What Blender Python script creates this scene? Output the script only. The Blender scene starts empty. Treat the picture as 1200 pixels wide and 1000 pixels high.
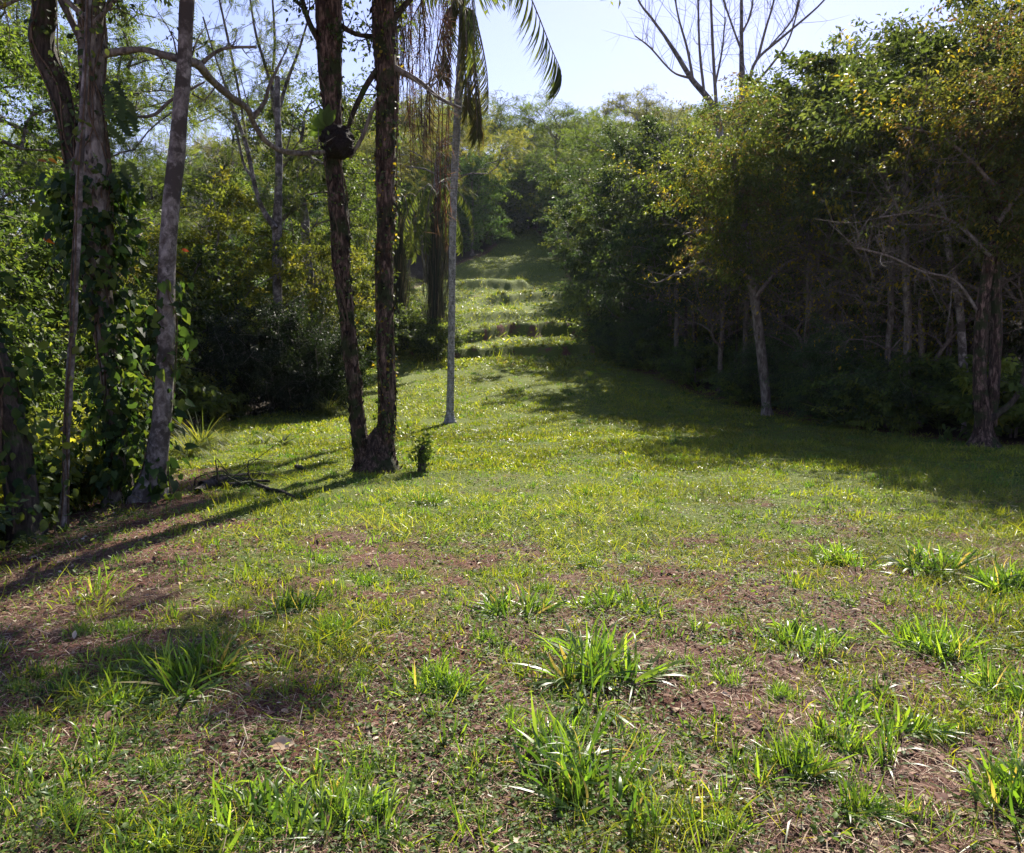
import bpy, math, random
import numpy as np
from math import radians as R_

# ------------------------------------------------------------------ camera, sky, sun
scene = bpy.context.scene
COL = scene.collection
CAM_H = 1.6
PITCH = math.atan(80 / 1000)
SUN_EL, SUN_AZ = 42.0, 16.0            # azimuth measured from +Y towards +X

cd = bpy.data.cameras.new('camera')
cam = bpy.data.objects.new('camera', cd)
COL.objects.link(cam)
cam.location = (0, 0, CAM_H)
cam.rotation_euler = (math.pi / 2 - PITCH, 0, 0)
cd.sensor_width = 36
cd.lens = 30
cd.clip_start = 0.05
cd.clip_end = 3000
scene.camera = cam

w = bpy.data.worlds.new('World')
scene.world = w
w.use_nodes = True
nt = w.node_tree
sky = nt.nodes.new('ShaderNodeTexSky')
sky.sky_type = 'NISHITA'
sky.sun_disc = False
sky.sun_elevation = R_(SUN_EL)
sky.sun_rotation = R_(SUN_AZ)
sky.air_density = 1.25
sky.dust_density = 0.3
sky.ozone_density = 2.0
bg = nt.nodes['Background']
tint = nt.nodes.new('ShaderNodeMix')
tint.data_type = 'RGBA'; tint.blend_type = 'MULTIPLY'; tint.inputs[0].default_value = 1
tint.inputs[7].default_value = (1.05, .875, 1.06, 1)
nt.links.new(sky.outputs[0], tint.inputs[6])
nt.links.new(tint.outputs[2], bg.inputs[0])
bg.inputs[1].default_value = 0.067

sd = bpy.data.lights.new('sun', 'SUN')
sd.energy = 5.0
sd.angle = R_(0.6)
sd.color = (1.0, 0.93, 0.80)
sun = bpy.data.objects.new('sun', sd)
COL.objects.link(sun)
from mathutils import Vector
sv = Vector((math.sin(R_(SUN_AZ)) * math.cos(R_(SUN_EL)), math.cos(R_(SUN_AZ)) * math.cos(R_(SUN_EL)), math.sin(R_(SUN_EL))))
sun.rotation_euler = sv.to_track_quat('Z', 'Y').to_euler()
sun.location = (20, 30, 40)

vs = scene.view_settings
vs.view_transform = 'Standard'
vs.look = 'None'
vs.exposure = 1.42
vs.gamma = 1.0
scene.cycles.max_bounces = 8
scene.cycles.diffuse_bounces = 5
scene.cycles.glossy_bounces = 2
scene.cycles.transmission_bounces = 5
scene.cycles.use_denoising = True

# ------------------------------------------------------------------ numeric helpers
rng = np.random.default_rng(7)
random.seed(7)


def _h(i, j, k, s):
    n = (i * 374761393 + j * 668265263 + k * 2147483647 + s * 1274126177) & 0xFFFFFFFF
    n = ((n ^ (n >> 13)) * 1274126177) & 0xFFFFFFFF
    n = n ^ (n >> 16)
    return (n & 0xFFFF) / 65535.0


def vn(x, y, z=0.0, s=0):
    x, y, z = np.broadcast_arrays(np.asarray(x, float), np.asarray(y, float), np.asarray(z, float))
    i, j, k = np.floor(x).astype(np.int64), np.floor(y).astype(np.int64), np.floor(z).astype(np.int64)
    fx, fy, fz = x - i, y - j, z - k
    fx, fy, fz = [f * f * (3 - 2 * f) for f in (fx, fy, fz)]
    r = 0
    for a in (0, 1):
        for b in (0, 1):
            for c in (0, 1):
                wgt = (fx if a else 1 - fx) * (fy if b else 1 - fy) * (fz if c else 1 - fz)
                r = r + wgt * _h(i + a, j + b, k + c, s)
    return r * 2 - 1


def sstep(a, b, x):
    t = np.clip((x - a) / (b - a), 0, 1)
    return t * t * (3 - 2 * t)


# the mown clearing: its left and right edges by distance
EY = [-20, 0, 6, 10, 15, 20, 22, 26, 30, 36, 45, 60, 72, 80, 88, 94]
EL = [-3.4, -3.4, -3.8, -4.5, -6.3, -7.2, -6.2, -5.3, -5.0, -4.9, -5.5, -6.6, -4.6, -2.0, -0.4, 1.0]
ER = [40, 30, 22, 16, 8.6, 6.8, 6.2, 4.8, 3.7, 3.3, 3.7, 4.2, 3.8, 3.4, 2.8, 1.2]
PY = [-60, 0, 17, 20, 24, 30, 36, 40, 45, 52, 60, 70, 80, 100, 120, 160, 300, 900]
PZ = [0, 0, 0, .06, .42, 1.18, 1.95, 2.4, 3.25, 4.6, 6.2, 8.6, 11.2, 18, 23.5, 28, 31, 31]


def edge_l(y): return np.interp(y, EY, EL)
def edge_r(y): return np.interp(y, EY, ER)


def ground(x, y):
    x = np.asarray(x, float); y = np.asarray(y, float)
    z = (np.interp(y - 1, PY, PZ) + 2 * np.interp(y, PY, PZ) + np.interp(y + 1, PY, PZ)) / 4
    fl = 1 - 0.5 * sstep(-10, -45, -np.abs(np.minimum(x, 0)) * 1.0 - 0) if False else 1 - 0.5 * sstep(10, 45, -x)
    z = z * np.where(y > 20, fl, 1)
    off = edge_l(y) - x                                   # metres left of the clearing
    z = z - 1.5 * sstep(-0.8, 6, off) * (1 - sstep(30, 50, y))
    offr = x - edge_r(y)
    z = z + 0.5 * sstep(0, 6, offr)
    # water bars: two low earth banks thrown across the track
    u = x * 0.10 + 0.32 * vn(x * .5, y * .1, 3) + .12 * vn(x * 1.9, y * .1, 3)
    for yb, hb, xa, xb, wd in ((34.6, .34, -4.6, 3.4, .4), (41.0, .56, -2.2, 3.6, .6), (47, .35, -5.5, 0.2, .9), (53, .55, -1.5, 4.0, 1.2), (61, .6, -6, 1, 1.2), (69, .5, -4, 3, 1.4)):
        m = sstep(xa - .8, xa + .8, x) * (1 - sstep(xb - .3, xb + .5, x))
        t = (y - yb - u * 3)
        z = z + hb * m * np.where(t < 0, np.exp(-(t / (wd * .6)) ** 2), np.exp(-(t / (wd * 2.6)) ** 2))
    z = z + 0.05 * vn(x * .45, y * .45, 1) + 0.022 * vn(x * 1.7, y * 1.7, 2) + 0.012 * vn(x * 5, y * 5, 5)
    z = z + 0.35 * vn(x * .12, y * .12, 9) * sstep(24, 60, y)
    return z


def ray(px, py):
    a = (px - 600) / 1000.0
    b = -(py - 500) / 1000.0
    cp, sp = math.cos(PITCH), math.sin(PITCH)
    d = np.array([a, cp + b * sp, -sp + b * cp])
    return d / d[1]


def P(px, py, d):
    """point at distance d (metres along +Y) seen at photograph pixel px, py"""
    return np.array([0, 0, CAM_H]) + ray(px, py) * d


def G(px, py):
    r = ray(px, py)
    t = 1.5
    while t < 300:
        p = np.array([0, 0, CAM_H]) + r * t
        if p[2] < ground(p[0], p[1]):
            break
        t += 0.05 + t * .002
    return np.array([p[0], p[1], float(ground(p[0], p[1]))])


def nrm(v):
    return v / np.maximum(np.linalg.norm(v, axis=-1, keepdims=True), 1e-9)


# ------------------------------------------------------------------ mesh helpers
class Geo:
    def __init__(s):
        s.V = []; s.F = []; s.C = []; s.M = []; s.n = 0

    def add(s, V, F, C=(1, 1, 1), mi=0):
        V = np.asarray(V, np.float32).reshape(-1, 3)
        F = np.asarray(F, np.int32)
        C = np.asarray(C, np.float32)
        if C.ndim == 1:
            C = np.tile(C, (len(V), 1))
        s.V.append(V); s.C.append(C); s.F.append(F + s.n); s.M.append(np.full(len(F), mi, np.int32))
        s.n += len(V)

    def mesh(s, name, mats, smooth=True):
        me = bpy.data.meshes.new(name)
        V = np.concatenate(s.V); C = np.concatenate(s.C)
        me.vertices.add(len(V)); me.vertices.foreach_set('co', V.ravel())
        idx = np.concatenate([f.ravel() for f in s.F])
        sizes = np.concatenate([np.full(len(f), f.shape[1], np.int32) for f in s.F])
        starts = np.concatenate([[0], np.cumsum(sizes)[:-1]]).astype(np.int32)
        me.loops.add(len(idx)); me.loops.foreach_set('vertex_index', idx.astype(np.int32))
        me.polygons.add(len(sizes)); me.polygons.foreach_set('loop_start', starts)
        me.polygons.foreach_set('material_index', np.concatenate(s.M))
        me.polygons.foreach_set('use_smooth', np.full(len(sizes), smooth))
        for m in (mats if isinstance(mats, (list, tuple)) else [mats]):
            me.materials.append(m)
        ca = me.color_attributes.new('col', 'FLOAT_COLOR', 'POINT')
        ca.data.foreach_set('color', np.concatenate([C, np.ones((len(C), 1), np.float32)], 1).ravel())
        me.update(calc_edges=True)
        return me


def spline(pts, n):
    """Catmull-Rom through rows of pts"""
    pts = np.asarray(pts, float)
    if len(pts) == 2:
        t = np.linspace(0, 1, n)[:, None]
        return pts[0] * (1 - t) + pts[1] * t
    e = np.vstack([2 * pts[0] - pts[1], pts, 2 * pts[-1] - pts[-2]])
    t = np.linspace(0, len(pts) - 1 - 1e-6, n)
    i = t.astype(int); f = (t - i)[:, None]
    a, b, c, d = e[i], e[i + 1], e[i + 2], e[i + 3]
    return .5 * (2 * b + (c - a) * f + (2 * a - 5 * b + 4 * c - d) * f ** 2 + (3 * b - a - 3 * c + d) * f ** 3)


def tube(g, pts, rad, seg=6, col=(1, 1, 1), disp=0.0, dscale=(3, 1.2), seed=0, mi=0, cap=True, cfun=None):
    pts = np.asarray(pts, float); n = len(pts)
    rad = np.broadcast_to(np.asarray(rad, float), (n,))
    T = nrm(np.gradient(pts, axis=0))
    ref = np.array([1., 0, 0]) if abs(T[:, 0]).mean() < .8 else np.array([0, 1., 0])
    A = nrm(np.cross(T, ref)); B = np.cross(T, A)
    th = np.arange(seg) / seg * 2 * math.pi
    ca, sa = np.cos(th), np.sin(th)
    rr = rad[:, None] * np.ones((1, seg))
    if disp:
        L = np.concatenate([[0], np.cumsum(np.linalg.norm(np.diff(pts, axis=0), axis=1))])[:, None]
        nz = vn(ca[None] * dscale[0], sa[None] * dscale[0], L * dscale[1], seed) * .6 + vn(ca[None] * dscale[0] * 2.3, sa[None] * dscale[0] * 2.3, L * dscale[1] * 2.5, seed + 1) * .4
        rr = rr * (1 + disp * nz)
    V = pts[:, None, :] + rr[..., None] * (ca[None, :, None] * A[:, None, :] + sa[None, :, None] * B[:, None, :])
    V = V.reshape(-1, 3)
    i = np.arange(n - 1)[:, None] * seg; j = np.arange(seg)[None]
    j2 = (j + 1) % seg
    F = np.stack([i + j, i + j2, i + seg + j2, i + seg + j], -1).reshape(-1, 4)
    g.add(V, F, col, mi)
    if cap:
        k = (n - 1) * seg
        g.add(np.vstack([V[k:k + seg], pts[-1] + T[-1] * rad[-1] * .5]), np.array([[q, (q + 1) % seg, seg] for q in range(seg)]), col, mi)


# leaf outlines: rows of (along, across, lift); faces index them
T_KITE = (np.array([[0, 0, 0], [.45, .5, .08], [1, 0, -.1], [.45, -.5, .08]]), np.array([[0, 2, 1], [0, 3, 2]]))
T_LEAF = (np.array([[0, 0, 0], [.22, .36, .07], [.55, .5, .06], [.85, .24, -.06], [1.02, 0, -.2], [.85, -.24, -.06], [.55, -.5, .06], [.22, -.36, .07], [.35, 0, -.01], [.7, 0, -.06]]),
          np.array([[0, 8, 1, 1], [1, 8, 9, 2], [2, 9, 3, 3], [3, 9, 4, 4], [0, 7, 8, 8], [7, 6, 9, 8], [6, 5, 9, 9], [5, 4, 9, 9]]))


def tri_fix(tpl):
    v, f = tpl
    out = []
    for q in f:
        q = list(dict.fromkeys(q))
        if len(q) == 4: out += [[q[0], q[1], q[2]], [q[0], q[2], q[3]]]
        else: out.append(q)
    return v, np.array(out)


T_LEAF = tri_fix(T_LEAF)
T_HEART = (np.array([[0.02, 0, 0], [-.12, .3, .05], [.12, .55, .04], [.5, .45, -.02], [1.05, 0, -.3], [.5, -.45, -.02], [.12, -.55, .04], [-.12, -.3, .05], [.45, 0, -.08]]),
           np.array([[0, 2, 1], [0, 8, 2], [8, 3, 2], [8, 4, 3], [0, 7, 6], [0, 6, 8], [8, 6, 5], [8, 5, 4]]))


def blade_tpl(n=4, bend=.5, wmax=.35):
    u = np.linspace(0, 1, n + 1)
    w_ = np.minimum(1, np.minimum(.55 + u * 1.6, (1 - u) * 2.4))
    V = []
    for k in range(n):
        V += [[u[k], w_[k] * .5, 0], [u[k], -w_[k] * .5, 0]]
    V.append([1, 0, 0])
    V = np.array(V)
    # bend: arc over, using an angle growing along the blade
    a = bend * V[:, 0] * 1.3
    along = np.where(a > 1e-4, np.sin(a) / np.maximum(bend * 1.3, 1e-4), V[:, 0])
    lift = -np.where(a > 1e-4, (1 - np.cos(a)) / np.maximum(bend * 1.3, 1e-4), 0)
    V = np.stack([along, V[:, 1], lift], -1)
    F = []
    for k in range(n - 1):
        F += [[2 * k, 2 * k + 1, 2 * k + 3], [2 * k, 2 * k + 3, 2 * k + 2]]
    F.append([2 * n - 2, 2 * n - 1, 2 * n])
    return V, np.array(F)


def pinnate_tpl(n=7, ll=.22, lw=.07, droop=.25, gap=.92):
    V = []; F = []
    for s in (1, -1):
        for k in range(n):
            u = .12 + gap * k / n
            l_ = ll * (1 - .55 * abs(u - .4))
            z0 = -droop * u * u
            b = len(V)
            V += [[u - lw * .2, 0, z0], [u + lw * .9, s * l_ * .55, z0 - .02], [u + .07, s * l_, z0 - .06], [u - lw * .5, s * l_ * .5, z0 - .02]]
            F += [[b, b + 1, b + 2], [b, b + 2, b + 3]]
    b = len(V)
    V += [[0, .006, 0], [0, -.006, 0], [1, 0, -droop]]
    F += [[b, b + 1, b + 2]]
    return np.array(V), np.array(F)


T_PINN = pinnate_tpl()
T_BLADES = [blade_tpl(4, b) for b in (.25, .6, 1.0, 1.4)]
T_LONG = [blade_tpl(6, b) for b in (.5, .9, 1.3, 1.8)]
T_STRIP = blade_tpl(2, .2)


def scatter(g, tpl, Pn, D, N, L, W, C, mi=0):
    """copies of a leaf outline: base point, direction, normal, length, width, colour"""
    if len(Pn) == 0: return
    TV, TF = tpl
    D = nrm(D); S = nrm(np.cross(N, D)); U = np.cross(D, S)
    L = np.broadcast_to(L, (len(Pn),))[:, None, None]; W = np.broadcast_to(W, (len(Pn),))[:, None, None]
    V = Pn[:, None, :] + TV[None, :, 0:1] * L * D[:, None, :] + TV[None, :, 1:2] * W * S[:, None, :] + TV[None, :, 2:3] * L * U[:, None, :]
    m = len(TV)
    F = (np.arange(len(Pn))[:, None, None] * m + TF[None]).reshape(-1, TF.shape[1])
    Cc = np.repeat(np.asarray(C, float), m, axis=0)
    g.add(V.reshape(-1, 3), F, Cc, mi)


def rdir(r, n):
    return nrm(r.normal(size=(n, 3)))


def palette(r, n, cols, wts=None, var=.18):
    cols = np.array(cols, float)
    p = None if wts is None else np.array(wts, float) / sum(wts)
    k = r.choice(len(cols), n, p=p)
    return np.clip(cols[k] * (1 + r.normal(size=(n, 1)) * var), .002, 1)


# ------------------------------------------------------------------ object helpers
def props(o, label=None, cat=None, group=None, kind=None):
    if label: o['label'] = label
    if cat: o['category'] = cat
    if group: o['group'] = group
    if kind: o['kind'] = kind
    return o


def empty(name, loc, label, cat, group=None):
    o = bpy.data.objects.new(name, None)
    COL.objects.link(o)
    o.location = [float(q) for q in loc]
    o.empty_display_size = .3
    return props(o, label, cat, group)


def part(name, me, parent=None, tint=None, loc=None):
    o = bpy.data.objects.new(name, me)
    COL.objects.link(o)
    if parent: o.parent = parent
    if tint: o.color = (*tint, 1)
    if loc is not None: o.location = [float(q) for q in loc]
    return o


# ------------------------------------------------------------------ materials
def newmat(name):
    m = bpy.data.materials.new(name)
    m.use_nodes = True
    t = m.node_tree
    for n in list(t.nodes): t.nodes.remove(n)
    out = t.nodes.new('ShaderNodeOutputMaterial')
    return m, t, out


def leafmat(name, transl=.5, rough=.55, spec=.22, tcol=(1.85, 1.65, .75)):
    m, t, out = newmat(name)
    N, Lk = t.nodes, t.links
    at = N.new('ShaderNodeAttribute'); at.attribute_name = 'col'
    oi = N.new('ShaderNodeObjectInfo')
    mul = N.new('ShaderNodeMix'); mul.data_type = 'RGBA'; mul.blend_type = 'MULTIPLY'; mul.inputs[0].default_value = 1
    Lk.new(at.outputs['Color'], mul.inputs[6]); Lk.new(oi.outputs['Color'], mul.inputs[7])
    pr = N.new('ShaderNodeBsdfPrincipled')
    pr.inputs['Roughness'].default_value = rough
    pr.inputs['Specular IOR Level'].default_value = spec
    Lk.new(mul.outputs[2], pr.inputs['Base Color'])
    tm = N.new('ShaderNodeMix'); tm.data_type = 'RGBA'; tm.blend_type = 'MULTIPLY'; tm.inputs[0].default_value = 1
    tm.inputs[7].default_value = (*tcol, 1)
    Lk.new(mul.outputs[2], tm.inputs[6])
    tr = N.new('ShaderNodeBsdfTranslucent')
    Lk.new(tm.outputs[2], tr.inputs['Color'])
    mx = N.new('ShaderNodeMixShader'); mx.inputs[0].default_value = transl
    Lk.new(pr.outputs[0], mx.inputs[1]); Lk.new(tr.outputs[0], mx.inputs[2])
    Lk.new(mx.outputs[0], out.inputs[0])
    return m


def barkmat(name, c1, c2, c3, scale=(6, 6, 1.2), bump=.6, moss=None, mossamt=.0, rings=0):
    m, t, out = newmat(name)
    N, Lk = t.nodes, t.links
    tc = N.new('ShaderNodeTexCoord')
    mp = N.new('ShaderNodeMapping'); mp.inputs['Scale'].default_value = scale
    Lk.new(tc.outputs['Object'], mp.inputs[0])
    n1 = N.new('ShaderNodeTexNoise'); n1.inputs['Scale'].default_value = 3.0; n1.inputs['Detail'].default_value = 8; n1.inputs['Roughness'].default_value = .68
    n1.inputs['Distortion'].default_value = .6
    Lk.new(mp.outputs[0], n1.inputs[0])
    cr = N.new('ShaderNodeValToRGB')
    e = cr.color_ramp.elements
    e[0].position = .36; e[0].color = (*c1, 1)
    e[1].position = .64; e[1].color = (*c3, 1)
    k = cr.color_ramp.elements.new(.5); k.color = (*c2, 1)
    Lk.new(n1.outputs[0], cr.inputs[0])
    col = cr.outputs[0]
    if moss:
        n2 = N.new('ShaderNodeTexNoise'); n2.inputs['Scale'].default_value = 3.5; n2.inputs['Detail'].default_value = 7; n2.inputs['Roughness'].default_value = .7
        Lk.new(tc.outputs['Object'], n2.inputs[0])
        mr = N.new('ShaderNodeMapRange'); mr.inputs[1].default_value = .62 - mossamt * .3; mr.inputs[2].default_value = .70 - mossamt * .3
        Lk.new(n2.outputs[0], mr.inputs[0])
        mm = N.new('ShaderNodeMix'); mm.data_type = 'RGBA'
        Lk.new(mr.outputs[0], mm.inputs[0]); Lk.new(col, mm.inputs[6]); mm.inputs[7].default_value = (*moss, 1)
        col = mm.outputs[2]
    at = N.new('ShaderNodeAttribute'); at.attribute_name = 'col'
    mu = N.new('ShaderNodeMix'); mu.data_type = 'RGBA'; mu.blend_type = 'MULTIPLY'; mu.inputs[0].default_value = 1
    Lk.new(col, mu.inputs[6]); Lk.new(at.outputs['Color'], mu.inputs[7])
    pr = N.new('ShaderNodeBsdfPrincipled'); pr.inputs['Roughness'].default_value = .85; pr.inputs['Specular IOR Level'].default_value = .25
    Lk.new(mu.outputs[2], pr.inputs['Base Color'])
    n3 = N.new('ShaderNodeTexNoise'); n3.inputs['Scale'].default_value = 7; n3.inputs['Detail'].default_value = 6; n3.inputs['Roughness'].default_value = .7
    Lk.new(mp.outputs[0], n3.inputs[0])
    ad = N.new('ShaderNodeMath'); ad.operation = 'ADD'
    Lk.new(n1.outputs[0], ad.inputs[0]); Lk.new(n3.outputs[0], ad.inputs[1])
    hgt = ad.outputs[0]
    if rings:
        wv = N.new('ShaderNodeTexWave'); wv.bands_direction = 'Z'; wv.inputs['Scale'].default_value = rings; wv.inputs['Distortion'].default_value = 1.5
        Lk.new(tc.outputs['Object'], wv.inputs[0])
        a2 = N.new('ShaderNodeMath'); a2.operation = 'ADD'
        Lk.new(hgt, a2.inputs[0]); Lk.new(wv.outputs[0], a2.inputs[1]); hgt = a2.outputs[0]
    bp = N.new('ShaderNodeBump'); bp.inputs['Strength'].default_value = bump; bp.inputs['Distance'].default_value = .03
    Lk.new(hgt, bp.inputs['Height']); Lk.new(bp.outputs[0], pr.inputs['Normal'])
    Lk.new(pr.outputs[0], out.inputs[0])
    return m


M = {}
M['leaf'] = leafmat('leaf_green')
M['grass'] = leafmat('grass_blade', .5, .40, .5, (1.9, 1.85, .5))
M['dry'] = leafmat('dry_leaf', .3, .7, .2, (1.2, 1.1, .8))
M['litter'] = leafmat('dead_litter', .15, .8, .2, (1.0, .9, .8))
M['bark'] = barkmat('grey_bark', (.06, .05, .045), (.15, .13, .115), (.27, .245, .22), (5, 5, 1.6))
M['bark_dark'] = barkmat('dark_bark', (.02, .016, .013), (.05, .04, .032), (.11, .09, .075), (6, 6, 1.5), .8, (.035, .06, .015), .3)
M['bark_pale'] = barkmat('pale_lichened_bark', (.08, .065, .058), (.17, .15, .14), (.33, .30, .28), (4, 4, 2.8), .45, (.06, .05, .045), .45)
M['bark_flaky'] = barkmat('flaky_brown_bark', (.018, .011, .009), (.06, .038, .03), (.25, .17, .14), (7, 7, 1.6), 1.0, (.03, .04, .014), .4)
M['bark_palm'] = barkmat('ringed_palm_bark', (.10, .10, .095), (.24, .235, .225), (.42, .41, .40), (5, 5, 3), .5, None, 0, 5.5)
M['twig'] = barkmat('twig_bark', (.07, .055, .045), (.15, .125, .105), (.25, .22, .20), (8, 8, 4), .2)
M['nest'] = barkmat('nest_earth', (.008, .006, .006), (.02, .015, .014), (.045, .032, .028), (14, 14, 14), 1.0)


def groundmat():
    m, t, out = newmat('clearing_soil')
    N, Lk = t.nodes, t.links
    geo = N.new('ShaderNodeNewGeometry')

    def noise(sc, det=6, rgh=.6, dist=0):
        n = N.new('ShaderNodeTexNoise'); n.inputs['Scale'].default_value = sc; n.inputs['Detail'].default_value = det
        n.inputs['Roughness'].default_value = rgh; n.inputs['Distortion'].default_value = dist
        Lk.new(geo.outputs['Position'], n.inputs[0]); return n.outputs[0]

    def ramp(i, stops):
        c = N.new('ShaderNodeValToRGB')
        c.color_ramp.elements[0].position = stops[0][0]; c.color_ramp.elements[0].color = (*stops[0][1], 1)
        c.color_ramp.elements[1].position = stops[-1][0]; c.color_ramp.elements[1].color = (*stops[-1][1], 1)
        for p, q in stops[1:-1]:
            e = c.color_ramp.elements.new(p); e.color = (*q, 1)
        Lk.new(i, c.inputs[0]); return c.outputs[0]

    soil = ramp(noise(38, 8, .75, .4), [(.36, (.020, .008, .006)), (.48, (.115, .045, .031)), (.60, (.23, .11, .077)), (.74, (.40, .27, .19))])
    straw = ramp(noise(90, 6, .8, 1.5), [(.36, (.045, .022, .016)), (.52, (.14, .08, .055)), (.70, (.38, .28, .19))])
    mx0 = N.new('ShaderNodeMix'); mx0.data_type = 'RGBA'
    r0 = ramp(noise(1.3, 5), [(.42, (0, 0, 0)), (.62, (1, 1, 1))])
    Lk.new(r0, mx0.inputs[0]); Lk.new(soil, mx0.inputs[6]); Lk.new(straw, mx0.inputs[7])
    green = ramp(noise(55, 8, .8, .8), [(.3, (.03, .04, .008)), (.5, (.10, .13, .022)), (.7, (.19, .22, .05))])
    at = N.new('ShaderNodeAttribute'); at.attribute_name = 'col'
    sep = N.new('ShaderNodeSeparateColor'); Lk.new(at.outputs['Color'], sep.inputs[0])
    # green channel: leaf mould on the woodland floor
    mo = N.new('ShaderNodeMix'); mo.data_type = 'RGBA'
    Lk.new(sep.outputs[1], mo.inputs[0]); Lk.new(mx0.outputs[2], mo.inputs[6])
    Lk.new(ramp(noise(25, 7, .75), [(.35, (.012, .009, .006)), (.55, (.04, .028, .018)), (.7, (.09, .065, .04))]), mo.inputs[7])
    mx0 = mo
    # red channel of the attribute: how closely the turf covers the soil
    nz = noise(7, 7, .75)
    ad = N.new('ShaderNodeMath'); ad.operation = 'ADD'; Lk.new(nz, ad.inputs[0]); Lk.new(sep.outputs[0], ad.inputs[1])
    mr = N.new('ShaderNodeMapRange'); mr.inputs[1].default_value = .92; mr.inputs[2].default_value = 1.12; Lk.new(ad.outputs[0], mr.inputs[0])
    mx = N.new('ShaderNodeMix'); mx.data_type = 'RGBA'
    Lk.new(mr.outputs[0], mx.inputs[0]); Lk.new(mx0.outputs[2], mx.inputs[6]); Lk.new(green, mx.inputs[7])
    pr = N.new('ShaderNodeBsdfPrincipled'); pr.inputs['Roughness'].default_value = .95; pr.inputs['Specular IOR Level'].default_value = .15
    Lk.new(mx.outputs[2], pr.inputs['Base Color'])
    bp = N.new('ShaderNodeBump'); bp.inputs['Strength'].default_value = 1; bp.inputs['Distance'].default_value = .03
    Lk.new(noise(45, 8, .8, .5), bp.inputs['Height']); Lk.new(bp.outputs[0], pr.inputs['Normal'])
    Lk.new(pr.outputs[0], out.inputs[0])
    return m


def turf_cover(x, y):
    """0 bare soil .. 1 closed turf"""
    base = np.interp(y, [0, 3, 6, 10, 14, 18, 30], [.14, .22, .50, .83, .93, .97, .98])
    n = .28 * vn(x * .55, y * .55, 4, 11) + .42 * vn(x * 1.9, y * 1.9, 4, 12) + .4 * vn(x * 5, y * 5, 4, 13)
    c = base + n * np.interp(y, [0, 12, 25], [.55, .4, .22])
    # bare bank under the trees on the left
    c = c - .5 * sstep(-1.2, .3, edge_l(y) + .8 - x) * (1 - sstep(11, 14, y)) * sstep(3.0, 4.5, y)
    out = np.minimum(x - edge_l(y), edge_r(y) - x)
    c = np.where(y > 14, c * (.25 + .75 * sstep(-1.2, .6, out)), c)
    for yb, xa, xb, u0, u1 in ((34.6, -4.6, 3.4, -.45, .02), (41.0, -2.2, 3.6, -.7, .02), (57, -2.5, 4, -.8, 0)):
        t = y - yb - (x * .10 + .32 * vn(x * .5, y * .1, 3) + .12 * vn(x * 1.9, y * .1, 3)) * 3
        c = np.where((t > u0) & (t < u1) & (x > xa) & (x < xb), c * np.clip(.82 + .6 * vn(x * 3.3, y * 3.3, 2, 66), .4, 1), c)
    return np.clip(c, 0, 1)


def build_ground():
    ys = np.concatenate([np.linspace(-25, 1, 30), 1 + np.cumsum(np.linspace(.035, .05, 200)), ])
    ys = list(ys)
    while ys[-1] < 380: ys.append(ys[-1] + max(.05, (ys[-1]) * .0048))
    ys = np.array(ys)
    xs = [0.0]
    while xs[-1] < 300: xs.append(xs[-1] + max(.05, .018 * xs[-1] if xs[-1] < 30 else .05 * xs[-1]))
    xs = np.array(xs); xs = np.concatenate([-xs[:0:-1], xs])
    X, Y = np.meshgrid(xs, ys)
    Z = ground(X, Y)
    near = 1 - sstep(12, 25, Y)
    Z = Z + near * (.012 * vn(X * 14, Y * 14, 7) + .008 * vn(X * 30, Y * 30, 8))
    g = Geo()
    nx, ny = len(xs), len(ys)
    i = np.arange(ny - 1)[:, None] * nx; j = np.arange(nx - 1)[None]
    F = np.stack([i + j, i + j + 1, i + nx + j + 1, i + nx + j], -1).reshape(-1, 4)
    c = turf_cover(X, Y).ravel()
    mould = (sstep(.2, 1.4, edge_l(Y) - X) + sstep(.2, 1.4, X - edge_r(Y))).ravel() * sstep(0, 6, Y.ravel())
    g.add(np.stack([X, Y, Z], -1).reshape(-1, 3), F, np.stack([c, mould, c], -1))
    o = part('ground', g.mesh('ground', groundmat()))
    props(o, 'sloping clearing of thin turf and brown soil rising into a track', 'ground', kind='structure')
    return o


build_ground()

# ------------------------------------------------------------------ turf, weeds and litter (uncountable)
GREENS = [(.15, .19, .022), (.195, .22, .028), (.105, .145, .02), (.25, .25, .04), (.08, .115, .022)]


def sample_clearing(r, n, y0, y1, pw, margin=.3, side=1.0):
    u = r.random(n)
    a = 1 - pw
    y = (y0 ** a + u * (y1 ** a - y0 ** a)) ** (1 / a)
    hw = .68 * y + 1.0
    x = (r.random(n) * 2 - 1) * hw
    ok = (x > edge_l(y) - side) & (x < edge_r(y) + side)
    return x[ok], y[ok]


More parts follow.
